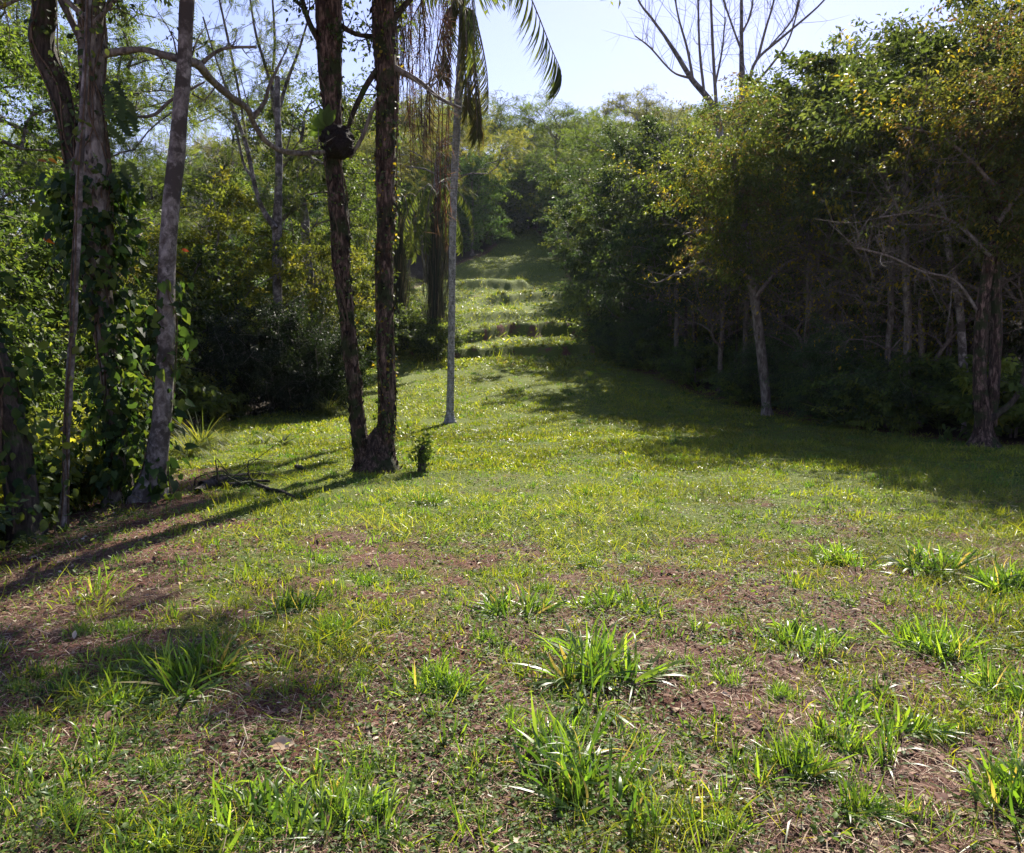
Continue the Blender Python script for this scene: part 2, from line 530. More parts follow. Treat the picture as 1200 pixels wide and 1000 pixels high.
def turf():
    r = np.random.default_rng(21)
    g = Geo()
    # keep probability follows how closed the turf is; pdf thins with distance while blades widen
    for (n, y0, y1, pw, hh, ww, lo) in ((620000, 1.6, 16, .85, (.03, .095), (.0028, .0058), .25), (330000, 12, 34, .6, (.05, .10), (.010, .016), .15), (170000, 30, 92, .3, (.08, .20), (.02, .045), .1)):
        x, y = sample_clearing(r, n, y0, y1, pw)
        c = turf_cover(x, y)
        k = r.random(len(x)) < np.clip((c - lo) * 1.3, .03, 1)
        x, y = x[k], y[k]
        z = ground(x, y) - .005
        nb = len(x)
        tall = np.clip(1 + .9 * vn(x * .9, y * .9, 2, 31) + .8 * vn(x * 2.6, y * 2.6, 2, 32), .3, 2.6)
        h = (hh[0] + r.random(nb) ** 2 * (hh[1] - hh[0]) * 1.6) * tall
        D = np.stack([r.normal(size=nb) * .55, r.normal(size=nb) * .55, np.full(nb, .75)], -1)
        N = np.cross(D, rdir(r, nb)); N[:, 2] = np.abs(N[:, 2]) + .2
        C = palette(r, nb, GREENS + [(.20, .17, .07)], [3, 3, 3, 2, 2, 1.0])
        C *= (1 + .35 * vn(x * .35, y * .35, 6, 5) + .25 * vn(x * 1.8, y * 1.8, 6, 15))[:, None]
        tp = r.integers(0, 3, nb)
        for q in range(3):
            s = tp == q
            tpl = blade_tpl(2 if y0 < 10 else 2, (.4, .9, 1.4)[q])
            scatter(g, tpl, np.stack([x, y, z], -1)[s], D[s], N[s], h[s], (ww[0] + r.random(s.sum()) * (ww[1] - ww[0])), C[s])
    # thicker tussocks within the turf
    n = 9000
    x, y = sample_clearing(r, n, 3.5, 60, .55)
    kk = r.random(len(x)) < np.clip(turf_cover(x, y) + .15 + .6 * vn(x * .7, y * .7, 2, 91), .05, 1)
    x, y = x[kk], y[kk]
    nl = r.integers(8, 26, len(x)); ix = np.repeat(np.arange(len(x)), nl); m = len(ix)
    sp = .03 + .07 * r.random(len(x))
    px = x[ix] + r.normal(size=m) * sp[ix]; py = y[ix] + r.normal(size=m) * sp[ix]
    a = r.random(m) * 6.28
    D = np.stack([np.cos(a) * 1.3 * r.random(m), np.sin(a) * 1.3 * r.random(m), np.full(m, .8)], -1)
    N = np.stack([np.cos(a), np.sin(a), .5 + 0 * a], -1) + r.normal(size=(m, 3)) * .3
    L = (.035 + .075 * r.random(len(x)) ** 1.5)[ix] * (1 + .012 * py) * (.5 + .8 * r.random(m))
    C = palette(r, len(x), GREENS[:3] + [(.06, .12, .03), (.10, .17, .04), (.08, .14, .03)])[ix] * (1 + .15 * r.normal(size=(m, 1)))
    scatter(g, T_BLADES[2], np.stack([px, py, ground(px, py) - .01], -1), D, N, L, .005 + .0006 * py, C)
    props(part('grass', g.mesh('grass', M['grass'])), 'short green turf covering the sunlit clearing and track', 'grass', kind='stuff')

    # low broad-leaved weeds
    g = Geo()
    n = 30000
    x, y = sample_clearing(r, n, 1.7, 16, .8, side=.3)
    dens = .5 + .5 * vn(x * .8, y * .8, 8, 77) + .3 * vn(x * 2.5, y * 2.5, 8, 78)
    k = r.random(len(x)) < np.clip(dens * 1.1, .05, 1)
    x, y = x[k], y[k]
    nl = r.integers(3, 11, len(x))
    ix = np.repeat(np.arange(len(x)), nl)
    m = len(ix)
    sp = .02 + .05 * r.random(len(x))
    px = x[ix] + r.normal(size=m) * sp[ix]; py = y[ix] + r.normal(size=m) * sp[ix]
    pz = ground(px, py) + .008 + r.random(m) * .035
    D = np.stack([r.normal(size=m), r.normal(size=m), r.random(m) * .7 - .1], -1)
    N = np.stack([r.normal(size=m) * .6, r.normal(size=m) * .6, np.ones(m)], -1)
    L = (.008 + .018 * r.random(len(x)) ** 1.6)[ix] * (.7 + .6 * r.random(m)) * (1 + .03 * py)
    plant = palette(r, len(x), [(.08, .14, .03), (.10, .17, .03), (.13, .19, .05), (.06, .11, .03)])
    scatter(g, T_LEAF, np.stack([px, py, pz], -1), D, N, L, L * .62, plant[ix] * (1 + .15 * r.normal(size=(m, 1))))
    props(part('low_weeds', g.mesh('low_weeds', M['leaf'])), 'small round leaved weeds spread between the grass tufts', 'weeds', kind='stuff')

    # dry stalks and dead leaves
    g = Geo()
    x, y = sample_clearing(r, 210000, 1.6, 15, .95, side=2)
    bare = 1 - turf_cover(x, y)
    k = r.random(len(x)) < np.clip(bare * 1.5 - .1, .04, 1)
    x, y = x[k], y[k]; m = len(x)
    z = ground(x, y) + .004 + r.random(m) * .014
    D = np.stack([r.normal(size=m), r.normal(size=m), r.normal(size=m) * .22], -1)
    N = np.stack([r.normal(size=m) * .2, r.normal(size=m) * .2, np.ones(m)], -1)
    C = palette(r, m, [(.25, .145, .105), (.15, .075, .058), (.42, .32, .22), (.07, .038, .032), (.60, .50, .38)], [4, 3, 3, 3, 1.2])
    big = r.random(m) < .07
    L = .02 + .06 * r.random(m) ** 2
    scatter(g, T_STRIP, np.stack([x, y, z], -1)[~big], D[~big], N[~big], L[~big] * 2.0, .0014 + .0028 * r.random((~big).sum()), C[~big])
    scatter(g, T_LEAF, np.stack([x, y, z], -1)[big], D[big], N[big], .02 + L[big] * .6, (.01 + L[big] * .3), C[big] * .8)
    props(part('leaf_litter', g.mesh('leaf_litter', M['litter'])), 'brown dead stalks and fallen leaves littering bare soil', 'litter', kind='stuff')


turf()

# ------------------------------------------------------------------ grass clumps one could count


def clump_mesh(seed, nb, hgt, spread, wid, cols, wts=None, stiff=.5, broad=False):
    r = np.random.default_rng(seed)
    g = Geo()
    a = r.random(nb) * 2 * math.pi
    rad = spread * .45 * np.sqrt(r.random(nb))
    # a few tillers
    nt_ = 7
    tc_ = r.normal(size=(nt_, 2)) * spread * .28
    ti = r.integers(0, nt_, nb)
    px = tc_[ti, 0] + np.cos(a) * rad * .35; py = tc_[ti, 1] + np.sin(a) * rad * .35
    lean = stiff * (.3 + 1.1 * r.random(nb))
    D = np.stack([np.cos(a) * lean + px / spread, np.sin(a) * lean + py / spread, np.ones(nb)], -1)
    D = nrm(D)
    N = np.stack([-D[:, 0] * D[:, 2], -D[:, 1] * D[:, 2], 1 - D[:, 2] ** 2 + .02], -1) + r.normal(size=(nb, 3)) * .15
    N = -N * np.array([1, 1, -1.])
    h = hgt * (.35 + .85 * r.random(nb) ** .8)
    C = palette(r, nb, cols, wts)
    tp = r.integers(0, 4, nb)
    for q in range(4):
        s = tp == q
        scatter(g, T_LONG[q], np.stack([px, py, np.zeros(nb)], -1)[s], D[s], N[s], h[s], wid * (.45 + .9 * r.random(s.sum())), C[s])
    return g.mesh('grass_clump', M['grass'])


GC = [(.09, .165, .035), (.13, .205, .04), (.055, .115, .03), (.17, .25, .055)]
GCD = GC + [(.34, .27, .15)]
CL_T = [clump_mesh(100 + i, 330, .33, .46, .0150, GCD, [3, 3, 3, 1.5, .9], 1.15) for i in range(3)]        # tall, broad bladed
CL_D = [clump_mesh(110 + i, 520, .17, .38, .0075, GCD, [3, 3, 3, 3, .4], 1.1) for i in range(3)]      # dense, narrow
CL_L = [clump_mesh(120 + i, 380, .15, .48, .010, GC, None, 1.3) for i in range(3)]                    # low, leafy
CL_S = [clump_mesh(130 + i, 30, .16, .12, .006, GCD, [3, 3, 2, 2, .5], .6) for i in range(4)]         # sparse tufts


def clump(me, px, py, s, label, group='grass clumps in the clearing', sz=1.0, cat='grass clump', name='grass_clump'):
    p = G(px, py)
    o = part(name, me, loc=(p[0], p[1], p[2] - .01))
    o.rotation_euler = (0, 0, random.random() * 6.28)
    s *= .77 if me in CL_T else .98
    o.scale = (s, s, s * sz)
    props(o, label, cat, group)
    v = random.uniform(.85, 1.15)
    o.color = (v, v, v * random.uniform(.8, 1.1), 1)
    return o


k = 'grass clump'
BIG = [
    (CL_T[0], 668, 935, 1.15, 'tall broad bladed grass clump nearest the camera, spilling over purple brown soil'),
    (CL_T[1], 690, 795, 1.15, 'tall upright grass clump standing behind the big spilling one, with soil around it'),
    (CL_L[0], 640, 870, .8, 'leafy green clump tucked just behind the nearest tall grass clump'),
    (CL_D[0], 925, 905, 1.0, 'dense rounded clump of narrow bright green blades right of the nearest tall clump'),
    (CL_L[1], 1010, 850, 1.05, 'wide leafy clump with shiny blades just behind the dense rounded clump'),
    (CL_D[1], 1100, 868, .42, 'small yellowish tuft on bare soil beside the wide leafy clump'),
    (CL_L[2], 940, 752, 1.0, 'flat spreading clump alone on soil in the middle right of the clearing'),
    (CL_D[2], 1110, 768, 1.35, 'very wide low mound of grass near the right edge, halfway up the foreground'),
    (CL_L[0], 722, 712, 1.0, 'leafy clump with pale shiny blades in the middle of the clearing'),
    (CL_T[2], 606, 722, .85, 'thin upright clump beside the leafy one in the middle of the clearing'),
    (CL_D[0], 388, 744, .95, 'neat low mound of bright grass with a bare patch in front, left of centre'),
    (CL_T[0], 345, 715, .75, 'loose clump of arching blades just behind the neat low mound'),
    (CL_L[1], 112, 812, .95, 'leafy shaded clump at the foot of the bank, furthest left of the large ones'),
    (CL_T[1], 235, 795, 1.05, 'large loose clump of long arching blades beside the litter bank'),
    (CL_D[1], 528, 815, .95, 'bright fan shaped clump on brown straw in the middle foreground'),
    (CL_L[2], 300, 972, 1.1, 'wide leafy clump at the bottom beneath the pale fallen leaf'),
    (CL_D[2], 395, 975, .95, 'dense clump at the bottom touching the wide leafy clump'),
    (CL_T[2], 1192, 820, .8, 'upright clump cut by the right edge, above the taller one'),
    (CL_T[0], 1185, 940, 1.0, 'tallest clump at the right edge, close to the camera'),
    (CL_T[1], 985, 662, .9, 'broad clump of light grass in the right middle distance'),
    (CL_T[2], 1100, 668, 1.0, 'tall lit tuft standing in the right middle distance'),
    (CL_T[0], 1185, 690, 1.0, 'long bladed clump at the right edge in the middle distance'),
    (CL_S[0], 120, 700, 1.7, 'two tall lit blades rising from the litter bank on the left'),
    (CL_L[1], 60, 935, .85, 'dark shaded leafy weeds in the bottom left corner'),
    (CL_L[0], 175, 985, .8, 'shaded weedy clump on the bottom edge beside the corner weeds'),
    (CL_T[2], 500, 590, .7, 'small tuft in the sunny grass just below the leafy stump'),
]
for me, px, py, s, lab in BIG:
    clump(me, px, py, s, lab)
rr = random.Random(5)
for i in range(210):
    px = rr.uniform(-20, 1220); py = 590 + 410 * rr.random() ** .8
    if px < 260 and py < 720: continue
    me = rr.choice(CL_S + CL_L[:2] + CL_D[:2])
    sc = rr.uniform(.6, 1.1) if me in CL_S else rr.uniform(.3, .55)
    clump(me, px, py, sc, 'small sparse tuft of grass scattered among litter and weeds in the clearing', 'small tufts scattered over the clearing', cat='grass tuft', name='grass_tuft')

# ------------------------------------------------------------------ tree builder


def grow(seed, H, cb, Rx, K, nleaf, tpl, leaf, cols, wts=None, trunk_r=.14, clus=.4, flat=.55, shape='round', droop=.2, lean=(0, 0), bark='bark',
         lmat='leaf', var=.18, twig=4, asp=.5, hollow=.45, upright=.0, trunk_top=.7, minr=.006, lump=.35, base_r=None):
    """tapered trunk, limbs reaching cluster centres spread through the crown's volume, twigs and single leaves.
    Returns (wood mesh, leaf mesh)."""
    r = np.random.default_rng(seed)
    nodes = []; par = []; chains = []
    nt_ = 14
    wob = np.cumsum(r.normal(size=(nt_, 2)) * .035 * H / nt_ * 2, 0)
    for i in range(nt_):
        t = i / (nt_ - 1)
        nodes.append([lean[0] * t + wob[i, 0] * t, lean[1] * t + wob[i, 1] * t, -.25 + t * (H * trunk_top + .25)]); par.append(i - 1)
    chains.append(list(range(nt_)))
    nodes = [np.array(n) for n in nodes]
    # cluster centres
    C = []
    ph = r.random(4) * 6.28
    while len(C) < K:
        d = rdir(r, 1)[0]
        rad = r.random() ** hollow
        t = (d[2] * rad + 1) / 2
        if shape == 'round': prof = 1
        elif shape == 'umbrella':
            t = 1 - abs(r.normal()) * .28 - .25 * rad * rad
            if t < 0: continue
            d[2] = 0; d = nrm(d); rad = math.sqrt(r.random()); prof = 1
        elif shape == 'fan': prof = .35 + .75 * t
        elif shape == 'bell': prof = 1.15 - .55 * t
        ang = math.atan2(d[1], d[0])
        lm = 1 + lump * (.5 * math.sin(2 * ang + ph[0] + 3 * t) + .5 * math.sin(3 * ang + ph[1] - 5 * t))
        x = d[0] * rad * Rx * prof * lm; y = d[1] * rad * Rx * prof * lm
        z = cb + t * (H - cb)
        C.append([x + lean[0] * z / H, y + lean[1] * z / H, z])
    C = np.array(C)
    # open lobes: drop some centres by coarse noise for uneven outline
    nzv = vn(C[:, 0] * 1.1 / max(Rx * .3, .3), C[:, 1] / max(Rx * .3, .3), C[:, 2] / max(H * .12, .3), seed)
    C = C[nzv > -.25]
    order = np.argsort(np.hypot(C[:, 0] - lean[0] * .5, C[:, 1] - lean[1] * .5) + .3 * np.abs(C[:, 2] - (cb + H) / 2))
    root_d = [i * H * trunk_top / nt_ for i in range(nt_)]
    arr = np.array(nodes); rd = np.array(root_d)
    for ci in order:
        c = C[ci]
        dv = c - arr
        dist = np.linalg.norm(dv, axis=1)
        pen = np.where(dv[:, 2] < -.1, 1.6, 0) + np.where(dv[:, 2] < dist * .15, .8 * (shape != 'bell'), 0) + np.where(arr[:, 2] < cb * .55, 4, 0)
        q = int(np.argmin(dist + .25 * rd + pen * dist * .4))
        m = max(2, int(dist[q] / .45) + 1)
        p0 = arr[q]
        mid = (p0 + c) / 2 + r.normal(size=3) * dist[q] * .08 + np.array([0, 0, dist[q] * (.08 if upright == 0 else -.12)])
        path = spline([p0, mid, c], m + 1)[1:]
        ch = [q]
        for pp in path:
            ch.append(len(nodes)); nodes.append(pp); par.append(ch[-2])
        rd = np.concatenate([rd, rd[q] + dist[q] * (np.arange(len(path)) + 1) / len(path)])
        arr = np.vstack([arr, path])
        chains.append(ch)
    n = len(nodes)
    cnt = np.zeros(n)
    for ch in chains[1:]: cnt[ch[-1]] += 1
    for i in range(n - 1, -1, -1):
        if par[i] >= 0: cnt[par[i]] += cnt[i]
    tot = max(cnt[0], 1)
    rad = minr + (trunk_r - minr) * (cnt / tot) ** .55
    trk = np.arange(nt_)
    rad[:nt_] = np.maximum(rad[:nt_], trunk_r * (1.0 - .75 * trk / nt_))
    rad[0] = trunk_r * 1.6; rad[1] = max(rad[1], trunk_r * 1.08)
    wood = Geo()
    for k, ch in enumerate(chains):
        rr_ = rad[ch].copy()
        if k: rr_[0] = min(rr_[0], rr_[1] * 1.3)
        if k == 0: 
            pts = spline(arr[ch], 60); ra = np.interp(np.linspace(0, 1, 60), np.linspace(0, 1, len(ch)), rr_)
            tube(wood, pts, ra, 12, disp=.16, dscale=(1.6, .9), seed=seed)
        else:
            tube(wood, arr[ch], rr_, 5 if rr_[1] > .02 else 4, cap=False)
    leaves = Geo()
    if nleaf or twig:
        # twigs
        T = []
        csz = clus * (.55 + .9 * r.random(len(C)))
        for c, s in zip(C, csz):
            for _ in range(twig):
                e = c + r.normal(size=3) * np.array([s, s, s * flat]) * 1.3 + np.array([0, 0, upright * s])
                md = (c + e) / 2 + r.normal(size=3) * s * .2
                tube(wood, spline([c, md, e], 4), [minr, minr * .8, minr * .6, minr * .3], 3, cap=False)
                T.append((c, md, e, s))
    if nleaf and T:
        per = nleaf / len(T)
        wsz = np.array([t[3] for t in T]); wsz = wsz ** 1.5; wsz /= wsz.mean()
        cn = r.poisson(per * wsz)
        ix = np.repeat(np.arange(len(T)), cn); m = len(ix)
        A = np.array([t[0] for t in T])[ix]; B = np.array([t[1] for t in T])[ix]; E = np.array([t[2] for t in T])[ix]
        u = r.random((m, 1)) ** .7
        base = (1 - u) ** 2 * A + 2 * u * (1 - u) * B + u * u * E
        base = base + r.normal(size=(m, 3)) * np.array([1, 1, .7]) * (np.array([t[3] for t in T])[ix][:, None] * .22)
        out = nrm(base - np.array([0, 0, (H + cb) / 2]))
        D = rdir(r, m) + out * .35 + nrm(E - A) * .5; D[:, 2] -= droop * 2
        N = rdir(r, m) * .75; N[:, 2] += .9
        tone = palette(r, len(T), cols, wts, var * .7)
        Cc = np.clip(tone[ix] * (1 + r.normal(size=(m, 1)) * var), .003, 1)
        L = leaf * (.6 + .7 * r.random(m))
        scatter(leaves, tpl, base, D, N, L, L * asp, Cc)
    wm = wood.mesh('trunk', M[bark])
    lm = leaves.mesh('crown', M[lmat]) if leaves.n else None
    return wm, lm


YG = [(0.090, 0.126, 0.031), (0.126, 0.156, 0.034), (0.060, 0.090, 0.026), (0.168, 0.180, 0.034), (0.240, 0.204, 0.036)]
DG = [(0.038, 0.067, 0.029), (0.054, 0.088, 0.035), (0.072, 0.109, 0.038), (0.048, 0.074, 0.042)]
MG = [(0.060, 0.092, 0.028), (0.083, 0.115, 0.032), (0.046, 0.069, 0.025), (0.109, 0.138, 0.037)]
OL = [(0.065, 0.104, 0.029), (0.098, 0.130, 0.036), (0.052, 0.078, 0.026), (0.130, 0.156, 0.033), (0.260, 0.234, 0.026), (0.098, 0.078, 0.052)]
PROTO = {
    # big leafy tree at the wood's edge, olive leaves with some yellow
    'edge': grow(1, 9.0, 1.3, 3.5, 330, 42000, T_KITE, .14, OL, [4, 3, 4, 1.5, .7, .8], .13, .38, .6, 'round', .45, asp=.42, twig=7, hollow=.38, lump=.55, bark='bark_dark'),
    'edge2': grow(2, 8.5, 1.2, 3.1, 270, 27000, T_KITE, .135, OL, [4, 3, 4, 1.5, .7, 1.8], .11, .40, .6, 'fan', .4, asp=.42, twig=9, hollow=.4, lump=.55, bark='bark_dark'),
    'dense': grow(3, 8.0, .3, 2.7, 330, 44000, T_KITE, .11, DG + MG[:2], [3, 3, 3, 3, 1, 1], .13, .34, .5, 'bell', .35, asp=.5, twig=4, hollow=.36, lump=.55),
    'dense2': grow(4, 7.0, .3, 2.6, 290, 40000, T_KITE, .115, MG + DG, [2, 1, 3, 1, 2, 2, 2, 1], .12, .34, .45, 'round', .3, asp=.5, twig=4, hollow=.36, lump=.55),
    'light': grow(5, 7.0, .6, 2.6, 190, 30000, T_KITE, .13, YG, [4, 4, 3, 2, .4], .10, .36, .4, 'round', .15, asp=.5, twig=4, hollow=.38, lump=.55),
    'light2': grow(6, 6.0, .3, 2.2, 150, 24000, T_KITE, .12, YG + MG, [3, 3, 3, 1, .3, 2, 2, 2, 2], .09, .34, .4, 'fan', .2, asp=.45, twig=6, hollow=.4, lump=.6),
    'umbrella': grow(7, 10.0, 5.5, 4.2, 170, 6500, T_PINN, .34, MG, None, .17, .6, .22, 'umbrella', .02, asp=.9, twig=4, bark='bark_pale'),
    'tall': grow(8, 11.0, 4.8, 2.8, 130, 19000, T_KITE, .12, MG, None, .15, .48, .45, 'round', .2, asp=.5, twig=4, bark='bark_pale'),
    'bare': grow(9, 11.0, 4.5, 4.0, 120, 0, T_KITE, .1, MG, None, .13, .7, 1.2, 'fan', 0, twig=5, upright=1.2, bark='bark_pale', minr=.007, hollow=.8),
    'twiggy': grow(10, 6.5, 1.5, 2.8, 170, 1500, T_KITE, .11, [(.16, .15, .02), (.3, .24, .02), (.08, .11, .02)], None, .09, .5, .7, 'round', .3, twig=7, minr=.005, bark='twig'),
    'sapling': grow(11, 4.5, 1.5, 1.0, 26, 2200, T_KITE, .13, MG, None, .035, .32, .5, 'round', .2, asp=.5, twig=4, bark='bark_dark'),
}
PROTO['pole'] = grow(12, 7.5, 3.6, 1.5, 34, 1500, T_KITE, .13, MG, None, .07, .42, .6, 'round', .2, asp=.5, twig=7, bark='bark')
# undergrowth bushes
PROTO['bush'] = grow(20, 1.7, .15, 1.1, 60, 9000, T_KITE, .12, MG + DG, None, .03, .28, .6, 'round', .2, asp=.5, twig=4)
PROTO['bush2'] = grow(21, 1.4, .1, 1.2, 55, 5200, T_LEAF, .17, YG[:4] + MG, None, .03, .28, .6, 'round', .25, asp=.5, twig=4)
PROTO['thicket'] = grow(22, 2.7, .05, 1.75, 190, 52000, T_KITE, .07, DG, None, .05, .33, .8, 'round', .5, asp=.5, twig=4, lump=.15)


def tree(kind, x, y, s, label, group=None, tint=(1, 1, 1), name='tree', cat='tree', sz=1.0, rot=None, wt=None):
    z = float(ground(x, y))
    e = empty(name, (x, y, z), label, cat, group)
    e.rotation_euler = (0, 0, random.random() * 6.28 if rot is None else rot)
    e.scale = (s, s, s * sz)
    wm, lm = PROTO[kind]
    isb = kind in ('bush', 'bush2', 'thicket')
    part('stem' if isb else 'trunk', wm, e, (1, 1, 1))
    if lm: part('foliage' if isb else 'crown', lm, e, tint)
    return e


def pxy(px, d): return (px - 600) / 1000 * d

# --- right-hand wood, edge first
R1 = 'trees of the wood on the right'
tree('edge', 11.2, 20.8, 1.12, 'large olive leaved tree with yellowing leaves filling the upper right', R1, (.8, .82, 1.05), rot=.4)
tree('edge2', 13.4, 19, 1.15, 'olive and rusty leaved tree at the right edge behind the reddish twin trunk', R1, (.85, .76, 1.1), rot=2.2)
tree('edge', 10.4, 26.5, 1.08, 'tall olive crowned tree behind the pale slanting trunk', R1, (.95, 1, .9), rot=1.3)
tree('dense', 5.2, 32.5, 1.15, 'dark dense tree hung to the ground where the track narrows', R1, (.8, .85, 1), rot=.6)
tree('dense2', 5.2, 38.0, 1.2, 'dark green tree on the right of the upper water bar', R1, (.9, .9, 1), rot=2.0)
tree('dense', 6.6, 28.6, .95, 'low dark tree between the olive tree and the dense one', R1, (.8, .9, 1), rot=3.0)
tree('light', 6.2, 41, 1.35, 'brighter green tree rising above the dark ones beside the track', R1, (.8, .95, .9), rot=1)
tree('umbrella', 7.0, 47, 1.0, 'flat topped feathery tree left of the leafless one on the skyline', R1, (.9, 1, .9), rot=.5)
tree('dense2', 10.6, 33, 1.2, 'rounded green tree under the leafless limbs', R1, (.95, 1, .95), rot=.9)
tree('light2', 8.2, 50, 1.5, 'yellowish tree low on the slope beside the upper track', R1, (.9, .9, .8), rot=.9)
tree('dense', 5.6, 56, 1.1, 'dark tree at the right of the upper bend of the track', R1, (.8, .9, 1), rot=4)
tree('dense2', 6.3, 66, 1.2, 'green tree above the upper bend of the track', R1, (.85, .95, 1), rot=5)
tree('edge2', 4.6, 76, 1.1, 'small tree where the track goes out of sight', R1, (.8, 1, 1), rot=5)
GR = 'trees deep in the right hand wood'
LR = 'shaded leafy tree standing deep in the dark wood right of the clearing'
rr = random.Random(11)
for (x, y) in ((13.5, 25), (16.5, 21), (19, 27), (14, 31), (18.5, 34), (23, 31), (15, 40), (20, 42), (26, 40), (11.5, 30), (24, 23), (16, 48), (23, 50), (10, 44), (30, 46), (13, 55), (20, 58), (28, 60)):
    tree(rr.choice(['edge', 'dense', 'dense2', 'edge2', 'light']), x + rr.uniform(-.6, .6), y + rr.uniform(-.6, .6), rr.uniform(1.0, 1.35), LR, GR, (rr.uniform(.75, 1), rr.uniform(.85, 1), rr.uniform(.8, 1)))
for i in range(22):
    y = rr.uniform(17, 34); x = float(edge_r(y)) + rr.uniform(3.2, 9)
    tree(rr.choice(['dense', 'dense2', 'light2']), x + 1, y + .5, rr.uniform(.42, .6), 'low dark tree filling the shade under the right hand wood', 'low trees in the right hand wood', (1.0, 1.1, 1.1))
# bare twiggy shrubs of the edge
tree('twiggy', 7.4, 21.5, .85, 'leafless twiggy tree with a few yellow leaves arching over the shade', R1, rot=.3, name='twiggy_tree')
tree('twiggy', 10.9, 17.2, .95, 'leafless twiggy tree tangled above the reddish twin trunk', R1, rot=1.6, name='twiggy_tree')
tree('twiggy', 6.2, 25.5, .8, 'leafless twiggy tree with yellow leaves beside the dark dense tree', R1, rot=2.6, name='twiggy_tree')
tree('twiggy', 9.0, 18.8, .8, 'leafless twiggy tree with drooping limbs left of the reddish twin trunk', R1, rot=4.2, name='twiggy_tree')
tree('twiggy', 8.6, 23.5, 1.05, 'leafless twiggy tree between the pale slanting trunk and the thin pale one', R1, rot=5.2, name='twiggy_tree')
tree('twiggy', 12.0, 16.6, 1.1, 'leafless reddish twiggy tree at the right edge', R1, rot=.2, name='twiggy_tree')
for i in range(16):
    y = rr.uniform(18, 36); x = float(edge_r(y)) + rr.uniform(.9, 3.0)
    tree(rr.choice(['bush', 'thicket']), x, y, rr.uniform(.45, .8), 'dark bush', 'tall dark bushes under the right hand wood', (1.1, 1.2, 1.25), name='bush', cat='bush', sz=rr.uniform(.8, 1.2))
tree('twiggy', 7.0, 27.5, .9, 'leafless twiggy tree with bent grey limbs in front of the low dark trees', R1, rot=1.2, name='twiggy_tree')
tree('twiggy', 10.2, 18.6, 1.2, 'largest leafless twiggy tree, spreading in front of the olive leaved one', R1, rot=3.2, name='twiggy_tree')
for i in range(20):
    y = 18 + i * .8 + rr.uniform(-.5, .5); x = float(edge_r(y)) + rr.uniform(.9, 3.4)
    tree('pole', x, y, rr.uniform(.8, 1.15), 'thin grey trunk', 'thin grey trunks along the right hand wood', (1, 1, 1), name='slim_tree', cat='tree')
# slim stems in the shade
for i in range(16):
    y = rr.uniform(19, 33); x = float(edge_r(y)) + rr.uniform(1.0, 7)
    e = tree('sapling', x, y, rr.uniform(.9, 1.4), 'slim sapling standing in the shade of the right hand wood', 'slim saplings in the right hand wood', (.8, .9, .9), name='sapling', cat='sapling')
# undergrowth
for i in range(46):
    y = rr.uniform(14.5, 60) if i < 38 else rr.uniform(60, 88)
    x = float(edge_r(y)) + rr.uniform(.4, 2.2)
    if y < 18: x = max(x, 9.6)
    tree(rr.choice(['bush', 'bush', 'bush2']), x, y, rr.uniform(.55, 1.0), 'leafy bush growing along the shaded foot of the right hand wood', 'bushes along the right hand wood', (1.15, 1.25, 1.1), name='bush', cat='bush')

# --- hillside behind
HG = 'trees on the hillside behind'
HL = ['small crowned tree among the mass of trees on the far hillside']
rr = random.Random(3)
n = 0
for y in (62, 70, 78, 86, 95, 104, 114, 126):
    for x in np.arange(-34, 46, 5.2):
        x_ = float(x) + rr.uniform(-1.8, 1.8); y_ = y + rr.uniform(-2.5, 2.5)
        if y_ < 94 and edge_l(y_) - 1.2 < x_ < edge_r(y_) + 1.6: continue
        if abs(x_) > .64 * y_: continue
        if x_ > 8 and y_ < 90: continue
        kd = rr.choice(['dense', 'dense2', 'light', 'light2', 'light', 'umbrella', 'umbrella', 'edge'])
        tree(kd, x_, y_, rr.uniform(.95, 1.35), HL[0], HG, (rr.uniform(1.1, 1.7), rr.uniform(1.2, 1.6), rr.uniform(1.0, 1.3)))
for (x, y, kd, s_) in ((-1.5, 90, 'dense2', 1.0), (1.8, 92, 'dense', 1.0), (4.5, 88, 'light', .9), (-5, 86, 'dense', 1), (.3, 97, 'light', 1.1), (-3.5, 97, 'dense2', 1.1), (4, 98, 'dense2', 1.1), (7, 94, 'dense', 1.1), (-7.5, 92, 'light', 1.1)):
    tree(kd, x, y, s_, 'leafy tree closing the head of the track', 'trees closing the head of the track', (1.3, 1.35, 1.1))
for i in range(40):
    y = rr.uniform(84, 112); x = rr.uniform(-9, 10)
    if y < 87 and x > -1 and x < 3: continue
    tree('bush', x, y, rr.uniform(.9, 1.4), 'bush on the slope at the head of the track', 'bushes at the head of the track', (.85, .9, 1), name='bush', cat='bush')
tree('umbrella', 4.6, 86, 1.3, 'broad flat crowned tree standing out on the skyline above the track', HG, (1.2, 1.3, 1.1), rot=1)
tree('umbrella', -3.5, 88, 1.3, 'flat crowned tree on the skyline behind the slender palm', HG, (.8, .9, .9), rot=2)

